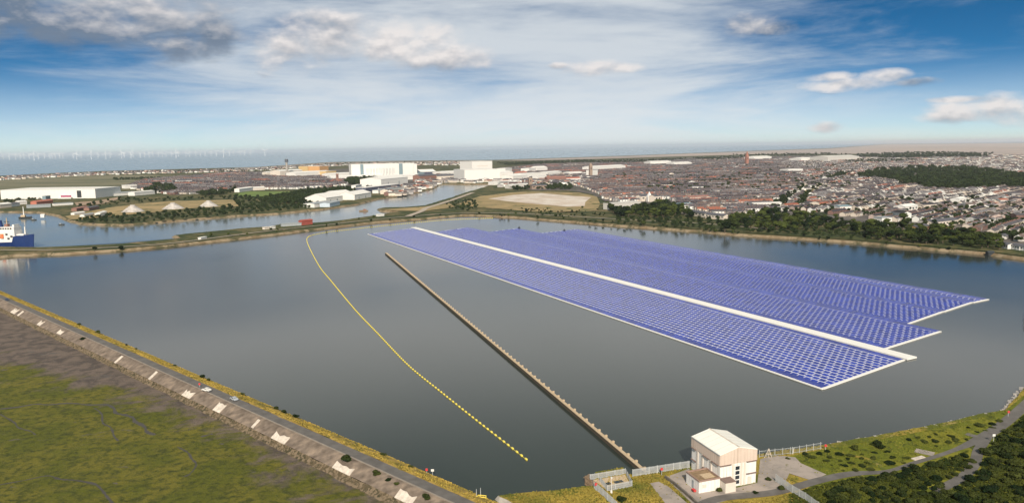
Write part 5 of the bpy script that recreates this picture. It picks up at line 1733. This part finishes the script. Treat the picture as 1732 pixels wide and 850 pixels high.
mb = MB().box((1.9, -1.6, 3.5), (4.0, 3.4, 0.2)); mb.build('porch_roof', mat('brown grey trim', (0.2, 0.14, 0.12)), t)
# red sign board at the annex foot
Rm = Matrix.Rotation(RZ, 3, 'Z')


def PH(x, y, z=0): return Vector((C.x, C.y, ZN)) + Rm @ Vector((x, y, z))


q = PH(-8.6, 1.2); t = empty('red_barrow', (q.x, q.y, ZN), RZ, 'small red cart standing against the white annex wall', 'cart')
MB().box((0, 0, 0.65), (0.8, 1.5, 0.55)).build('tray', m_red, t)
for s in (-1, 1): MB().tube((s * 0.35, 0.3, 0.3), (s * 0.45, 0.3, 0.3), 0.3, None, 10).build('wheel', m_dark, t)

# ------------------------------------------------------------------ fences


def fence(pts, h, label, post=3.0, pale=0.35, m=m_galv, mesh_=False, group=None, z=None):
    t = empty('security_fence', (0, 0, 0), 0, label, 'fence', group)
    pan = MB(); z = ZN if z is None else z
    mp_ = None
    for i in range(len(pts) - 1):
        a, b = Vector((pts[i][0], pts[i][1], z)), Vector((pts[i + 1][0], pts[i + 1][1], z)); l = (b - a).length
        for zz in (h * 0.15, h * 0.85): pan.beam(a + Vector((0, 0, zz)), b + Vector((0, 0, zz)), 0.06, 0.08)
        n = int(l / pale)
        for k in range(n):
            c = a.lerp(b, (k + 0.5) / n); pan.box((c.x, c.y, c.z + h / 2), (0.13 if not mesh_ else 0.03, 0.04, h), math.atan2(b.y - a.y, b.x - a.x))
        for k in range(int(l / post) + 1):
            c = a.lerp(b, min(1, k * post / l))
            if mp_ is None:
                me = MB().box((0, 0, h / 2 + 0.05), (0.14, 0.14, h + 0.1)); o = me.build('post', m, t); mp_ = o.data
            else: o = link('post', mp_, t)
            o.location = c
    pan.build('pale_panel', m, t)
    return t


fence(PP([(1070, 805.5), (1112, 799), (1150, 793), (1167, 790.5)], ZN), 2.6, 'grey palisade fence on the quay between the intake and the pump house', pale=0.24)
fence(PP([(998, 811), (1058, 801), (1069, 822), (1027, 830), (1014, 814)], ZN), 2.0, 'grey palisade fence enclosing the water intake', pale=0.24)
fence(PP([(1005, 826), (1020, 838), (1045, 862)], ZN), 2.4, 'grey palisade fence running down from the intake over the yellow grass', pale=0.24)
fence(PP([(1284, 773), (1340, 767), (1390, 758.5)], ZN), 2.6, 'thin see through mesh fence on the shore right of the pump house', pale=0.5, mesh_=True)
fence(PP([(1312, 814), (1340, 833), (1362, 846), (1400, 874)], ZN), 2.6, 'pale palisade fence crossing the road edge right of the yard', pale=0.24)
# intake chamber
IC = [P(x, y, ZN) for x, y in ((1003, 812), (1057, 803), (1066, 820), (1026, 828))]
t = empty('water_intake', (0, 0, 0), 0, 'sandy concrete intake chamber with two dark openings inside the fence', 'intake')
V = [Vector((p.x, p.y, 0.0)) for p in IC] + [Vector((p.x, p.y, ZN + 0.25)) for p in IC]
mk('deck', V, [(0, 3, 2, 1), (4, 5, 6, 7), (0, 1, 5, 4), (1, 2, 6, 5), (2, 3, 7, 6), (3, 0, 4, 7)], m_tan, t)
for (xa, ya, xb, yb) in ((1023, 818, 1033, 816.5), (1039, 815.5, 1053, 812.5)):
    mb = MB(); mb.beam(P(xa, ya, ZN + .25), P(xb, yb, ZN + .25), 1.5, 0.08); mb.build('opening', m_glass, t)
mb = MB(); q0, q1 = P(990, 819, 0.0), P(1001, 827, 0.0)
for k in range(7):
    c = q0.lerp(q1, k / 6); mb.box((c.x, c.y, 1.4), (0.35, 0.35, 3.4))
mb.beam(Vector((q0.x, q0.y, 2.4)), Vector((q1.x, q1.y, 2.4)), 0.3, 0.4); mb.beam(Vector((q0.x, q0.y, .8)), Vector((q1.x, q1.y, .8)), 0.3, 0.4)
q2 = P(1000, 813, 0); mb.beam(Vector((q0.x, q0.y, 2.2)), Vector((q2.x, q2.y, 2.2)), 1.6, 0.2)
tag(mb.build('timber_staging', m_timber), 'brown timber staging standing in the water at the left end of the intake', 'staging')


def bank_pos(px, py):
    z = 3.0
    for _ in range(12):
        e, n = em_from_px(px, py, z); z = float(np.interp(n, [0, 4, 9.5, 11, 15.2, 16.6, 20.6], [0.3, 2.6, 4.9, 5, 5, 4.7, 1.9]))
    return EM(e, max(n, 1.0), z)


def pole(px, py, h, label, name='camera_pole', board=None, cat='pole', col=None, r=0.09, z=ZN, lean=0):
    p = P(px, py, z) if z != 'bank' else bank_pos(px, py)
    t = empty(name, (p.x, p.y, p.z - 0.1), 0, label, cat)
    MB().tube((0, 0, 0), (0, lean, h), r, r * 0.7, 8).build('post', m_galv if col is None else col, t)
    if board == 'sign': MB().box((0, -0.1, h - 0.4), (1.0, 0.08, 0.8)).build('sign_board', m_white, t)
    if board == 'red': MB().box((0, -0.12, h - 0.45), (0.8, 0.2, 0.85)).build('ring_housing', m_red, t)
    if board == 'lamp':
        MB().box((0, -0.3, h), (0.5, 0.7, 0.2)).build('lamp_head', m_white, t); MB().box((0, 0, 0.5), (0.6, 0.5, 1.0)).build('base_cabinet', m_white, t)
    if board == 'frame':
        mb = MB(); mb.tube((-1.3, 0.5, 0), (0, 0, h), 0.12, 0.1, 6); mb.tube((1.3, 0.5, 0), (0, 0, h), 0.12, 0.1, 6); mb.box((0, 0, h * 0.45), (1.2, 0.15, 0.15)); mb.build('legs', m_palec, t)
    return t


pole(1034, 833, 5.4, 'slim white pole with a cabinet in front of the intake', board='lamp', col=m_white)
pole(1300, 774, 3.6, 'white A shaped lifting frame on the shore right of the pump house', name='lifting_frame', board='frame', cat='frame', col=m_palec)
pole(1341, 766, 2.6, 'white leaning post at the middle of the mesh fence', board=None, col=m_white, lean=-0.8, r=0.16)
pole(1119, 803, 2.8, 'red lifebuoy housing on the quay fence near the gravel strip', name='lifebuoy_post', board='red', cat='lifebuoy post')
pole(1008, 829, 2.8, 'red lifebuoy housing at the top of the sloping fence by the intake', name='lifebuoy_post', board='red', cat='lifebuoy post')
pole(1396, 760, 2.2, 'red lifebuoy housing at the end of the mesh fence', name='lifebuoy_post', board='red', cat='lifebuoy post')
pole(753, 788, 2.4, 'red lifebuoy housing on the verge at the near end of the embankment', name='lifebuoy_post', board='red', cat='lifebuoy post', z='bank')
pole(763, 792, 3.0, 'white notice board on a post over the water near the embankment end', name='notice_board', board='sign', cat='sign', z='bank')
pole(338, 654, 2.0, 'small orange red marker post on the far embankment verge', name='marker_post', board='red', cat='marker post', z='bank')
pole(806, 842, 3.2, 'grey post, left one of two at the corner of the dock', name='marker_post', cat='marker post', z=1.6, r=0.13)
pole(813, 840, 3.2, 'grey post, right one of two at the corner of the dock', name='marker_post', cat='marker post', z=1.6, r=0.13)
pole(1680, 748, 3.4, 'white notice board beside the road junction', name='notice_board', board='sign', cat='sign')
pole(1705, 704, 2.6, 'orange topped white marker by the road bend', name='lifebuoy_post', board='red', cat='lifebuoy post')
# yellow barrier at the dock corner
t = empty('road_barrier', (0, 0, 0), 0, 'yellow tubular barrier across the path at the dock corner', 'barrier')
a, b, c = P(796, 848, 2.2), P(812, 842, 2.2), P(822, 843, 2.2)
for zz in (0.45, 1.1):
    MB().tube(a + Vector((0, 0, zz)), b + Vector((0, 0, zz)), 0.13).build('rail', m_yellow, t); MB().tube(b + Vector((0, 0, zz)), c + Vector((0, 0, zz)), 0.13).build('rail', m_yellow, t)
for q in (a, b, c): MB().tube(q - Vector((0, 0, .5)), q + Vector((0, 0, 1.2)), 0.13).build('post', m_yellow, t)

# ------------------------------------------------------------------ cars


def car(loc, rz, bodym, label):
    t = empty('parked_car', loc, rz, label, 'car', 'cars on the embankment road')
    prof = [(-2.1, .35), (-2.15, .8), (-1.9, 1.0), (-1.3, 1.02), (-0.75, 1.45), (0.85, 1.48), (1.5, 1.05), (2.05, .95), (2.15, .7), (2.1, .35)]
    n = len(prof); V = []
    for s in (-0.85, 0.85):
        for (x, z) in prof: V.append(Vector((x, s * (0.86 if z > 1.2 else 1), z)))
    Fc = [[i, (i + 1) % n, n + (i + 1) % n, n + i] for i in range(n)] + [list(range(n))[::-1], list(range(n, 2 * n))]
    mk('body', V, Fc, bodym, t)
    mb = MB()
    for s in (-1, 1): mb.box((0.05, s * 0.79, 1.24), (1.7, 0.1, 0.34))
    mb.build('side_window', m_glass, t)
    for s in (-1, 1): MB().box((s * 1.2 - (0.0), 0, 1.24), (0.12, 1.35, 0.36)).build('windscreen', m_glass, t)
    for x in (-1.3, 1.35):
        for s in (-1, 1): MB().tube((x, s * 0.72, .33), (x, s * 0.9, .33), 0.33, None, 10).build('wheel', m_dark, t)
    return t


eang = math.atan2(ea.y, ea.x)
for (px, py, m, n_, lb) in [(351, 661, m_white, 16.0, 'silver car with dark windows parked beside the embankment road'), (16, 507, mat('dark blue paint', (0.05, 0.07, 0.12)), 15.0, 'dark blue car at the far left end of the embankment road'), (396, 676, mat('silver paint', (0.4, 0.42, 0.45), rough=0.3, spec=0.6), 13.0, 'silver grey car driving near the middle of the embankment road')]:
    e, n = em_from_px(px, py, 5.1); q = EM(e, n_ - (0.7 if n_ > 14 else 0), 5.3 if n_ > 15.5 else 5.08)
    car(q, eang + (0.25 if n_ > 15 else 0), m, lb)

# ------------------------------------------------------------------ ship and small craft
sp_ = P(58, 417.5); SR = math.radians(-4)
t = empty('supply_ship', (sp_.x, sp_.y, -0.3), SR, 'blue hulled ship with white superstructure moored at the left edge', 'ship')
hs_ = [(-95, 4.5, 8.5), (-60, 6.0, 8.3), (-20.5, 8, 8.3), (-20, 12.5, 8), (-8, 13.5, 5.5), (0, 14.2, 0.4)]
V = []; Fc = []
for (x, zt_, hw) in [(-95, 8.0, 8.0), (-60, 6.5, 8.8), (-21, 7.4, 8.6), (-19, 14.2, 8.3), (-8, 15.0, 5.2), (1.5, 16.2, 0.3)]:
    V += [Vector((x, -hw, zt_)), Vector((x - (2.2 if x > 0 else 0), -hw * 0.72, -0.5)), Vector((x - (2.2 if x > 0 else 0), hw * 0.72, -0.5)), Vector((x, hw, zt_))]
for i in range(5):
    for j in range(4):
        a_, b_ = i * 4 + j, i * 4 + (j + 1) % 4; Fc.append([a_, b_, b_ + 4, a_ + 4])
Fc += [[0, 1, 2, 3][::-1], [20, 21, 22, 23]]
mk('hull', V, Fc, m_blue, t)
MB().box((-42, 0, 13.2), (48, 13.5, 13)).build('superstructure', m_white, t)
MB().box((-30, 0, 22.4), (23, 12.5, 5.6)).build('wheelhouse', m_white, t)
MB().box((-55, 0, 21), (16, 12, 3)).build('upper_deck', m_white, t)
mb = MB()
for k in range(6): mb.box((-38 + k * 3.1, -6.3, 23.4), (2.1, 0.12, 1.8))
mb.build('bridge_window', m_glass, t)
for (x, z) in ((-42, 16.5), (-28, 16.5), (-36, 13.0), (-26, 11.5), (-48, 12), (-40, 10), (-22, 14)): MB().box((x, -6.85, z), (2.8, 0.3, 2.2)).build('window', m_dark, t)
MB().tube((-38, -2, 24), (-38.6, -2, 33), 2.8, 2.2, 10).build('funnel', m_blue, t)
MB().tube((-31.5, 0, 25), (-31.5, 0, 36), 0.9, 0.4, 6).build('mast', m_tan, t); MB().box((-31.5, 0, 31), (6, 0.8, 0.8)).build('radar_arm', m_dark, t); MB().box((-31.5, 0, 27), (4, 4, 3)).build('radar_base', m_brick, t)
MB().box((-20.5, 0, 26.5), (2.4, 9, 3)).build('bridge_wing', m_white, t)
MB().tube((-9.5, 0, 14), (-9.5, 0, 25), 1.1, 0.6, 6).build('foremast', m_white, t)
MB().box((-33.5, -7.4, 14.6), (3.4, 1.6, 5)).build('lifeboat', m_orange, t); MB().box((-19.5, -3, 15.6), (3, 3, 2.4)).build('deck_winch', m_red, t)
MB().box((-13.5, 0, 15.6), (9.5, 8, 1.6)).build('foredeck_rail', m_white, t)

q = P(43, 369); t = empty('work_boat', (q.x, q.y, -0.3), 0.1, 'small dark work boat with a pale mast near the channel bank', 'boat')
V = []; Fc = []
for (x, hw, zt_) in [(-10, 3.2, 3), (5, 3.6, 2.8), (11, 0.3, 4)]: V += [Vector((x, -hw, zt_)), Vector((x, -hw * .6, -.4)), Vector((x, hw * .6, -.4)), Vector((x, hw, zt_))]
for i in range(2):
    for j in range(4): a_, b_ = i * 4 + j, i * 4 + (j + 1) % 4; Fc.append([a_, b_, b_ + 4, a_ + 4])
Fc += [[3, 2, 1, 0], [8, 9, 10, 11]]
mk('hull', V, Fc, m_dark, t); MB().box((-3, 0, 4.5), (7, 4.4, 3.6)).build('cabin', m_tan, t); MB().tube((-2, 0, 6), (-2, 0, 21), 1.0, 0.5, 6).build('mast', m_white, t)
q = P(615, 357); t = empty('barge', (q.x, q.y, -0.3), 0.2, 'small brown barge afloat in the river below the white sheds', 'barge')
MB().box((0, 0, 0.9), (16, 6, 2.2)).build('hull', m_timber, t); MB().box((2, 0, 3), (6, 4, 2.4)).build('cabin', m_brick, t)
for (px, py, lb) in [(57, 372, 'small dark boat at the tip of the peninsula'), (104, 380, 'small dark boat under the peninsula bank')]:
    q = P(px, py); t = empty('small_boat', (q.x, q.y, -0.3), 0, lb, 'boat'); MB().box((0, 0, 0.8), (8, 3, 1.6)).build('hull', m_dark, t); MB().box((-1, 0, 2.2), (3, 2.2, 1.4)).build('cabin', m_grey, t)
q = P(1674, 432); t = empty('boat_hut', (q.x, q.y, 0.2), 0.1, 'small black boat hut at the far right waterline', 'hut'); MB().box((0, 0, 1.6), (6, 4, 3.4)).build('wall', m_dark, t); MB().gable(-3, 3, -2, 2, 3.3, 1.2).build('roof', m_dark, t)
q = P(73, 367.5, ZL); t = empty('white_hut', (q.x, q.y, ZL), 0.1, 'tiny white hut on the bank at the tip of the peninsula', 'hut'); MB().box((0, 0, 2.2), (6, 5, 4.4)).build('wall', m_white, t); MB().gable(-3, 3, -2.5, 2.5, 4.4, 1.4).build('roof', m_white, t)

# ------------------------------------------------------------------ offshore wind farm
m_turb = mat('white turbine paint', (0.8, 0.8, 0.8))
tx = [155, 190, 220, 250, 290, 325, 340, 360, 390, 410, 480, 500, 530, 595, 640, 690, 720, 795, 810, 855, 870, 915, 945, 975, 1000, 1035, 1060, 1085, 1120, 1150, 1165, 1215, 1240, 1280, 1310, 1340, 1380, 1415, 1460, 1500, 1530, 1570, 1600, 1640, 1732, 20, 60, 100, 130]
big = {500, 595, 690, 795, 855, 1150, 1460, 220, 1732}
twr = MB().tube((0, 0, 0), (0, 0, 110), 4.2, 2.6, 8); nac = MB().box((0, 4, 112), (6, 16, 6))
me_t = bpy.data.meshes.new('tower'); me_t.from_pydata([tuple(v) for v in twr.V], [], twr.F); me_t.materials.append(m_turb)
me_n = bpy.data.meshes.new('nacelle'); me_n.from_pydata([tuple(v) for v in nac.V], [], nac.F); me_n.materials.append(m_turb)
bl = MB(); bl.tube((0, 0, 0), (0, 0, 15), 2.6, 4.4, 6); bl.tube((0, 0, 15), (0, 0, 80), 4.4, 1.2, 6)
me_b = bpy.data.meshes.new('blade'); me_b.from_pydata([tuple(v) for v in bl.V], [], bl.F); me_b.materials.append(m_turb)
for i, X in enumerate(sorted(tx)):
    px = X / 3.864; isb = X in big
    D_ = random.uniform(16500, 18000) if isb else random.uniform(20500, 23500)
    dv = ray(px, 262); dv.z = 0; dv.normalize()
    t = empty('wind_turbine', (dv.x * D_, dv.y * D_, -1), math.atan2(dv.y, dv.x) - math.pi / 2 + random.uniform(-.5, .5), '%s white offshore wind turbine on the horizon, %s from the left' % ('larger' if isb else 'small', ordw(i + 1)), 'wind turbine', 'offshore wind turbines on the horizon')
    t.scale = (1.12,) * 3
    link('tower', me_t, t); link('nacelle', me_n, t)
    a0 = random.uniform(0, 2.1)
    for k in range(3):
        o = link('blade', me_b, t); o.location = (0, -5, 112); o.rotation_euler = (0, a0 + k * 2.0944, 0)

# ------------------------------------------------------------------ haze
mh = bpy.data.materials.new('haze'); mh.use_nodes = True
nh = mh.node_tree; nh.nodes.remove(nh.nodes['Principled BSDF'])
pv_ = nh.nodes.new('ShaderNodeVolumePrincipled'); pv_.inputs['Color'].default_value = (0.93, 0.95, 1.0, 1); pv_.inputs['Density'].default_value = 2.6e-5; pv_.inputs['Anisotropy'].default_value = 0.2
nh.links.new(pv_.outputs[0], nh.nodes['Material Output'].inputs['Volume'])
X_, Y_ = 260000, 240000
mb = MB(); mb.box((0, Y_ / 2 - 4000, 135 - 2.0), (2 * X_, Y_ + 6000, 270))
o = mb.build('haze', mh); o['kind'] = 'stuff'

# ------------------------------------------------------------------ output settings
scene.view_settings.view_transform = 'Standard'; scene.view_settings.look = 'None'; scene.view_settings.gamma = 1
scene.view_settings.exposure = 0.4
scene.view_settings.use_curve_mapping = False
scene.render.engine = 'CYCLES'
scene.cycles.max_bounces = 6
scene.cycles.volume_bounces = 1
scene.cycles.use_denoising = True
scene.render.resolution_x = 1024; scene.render.resolution_y = 502
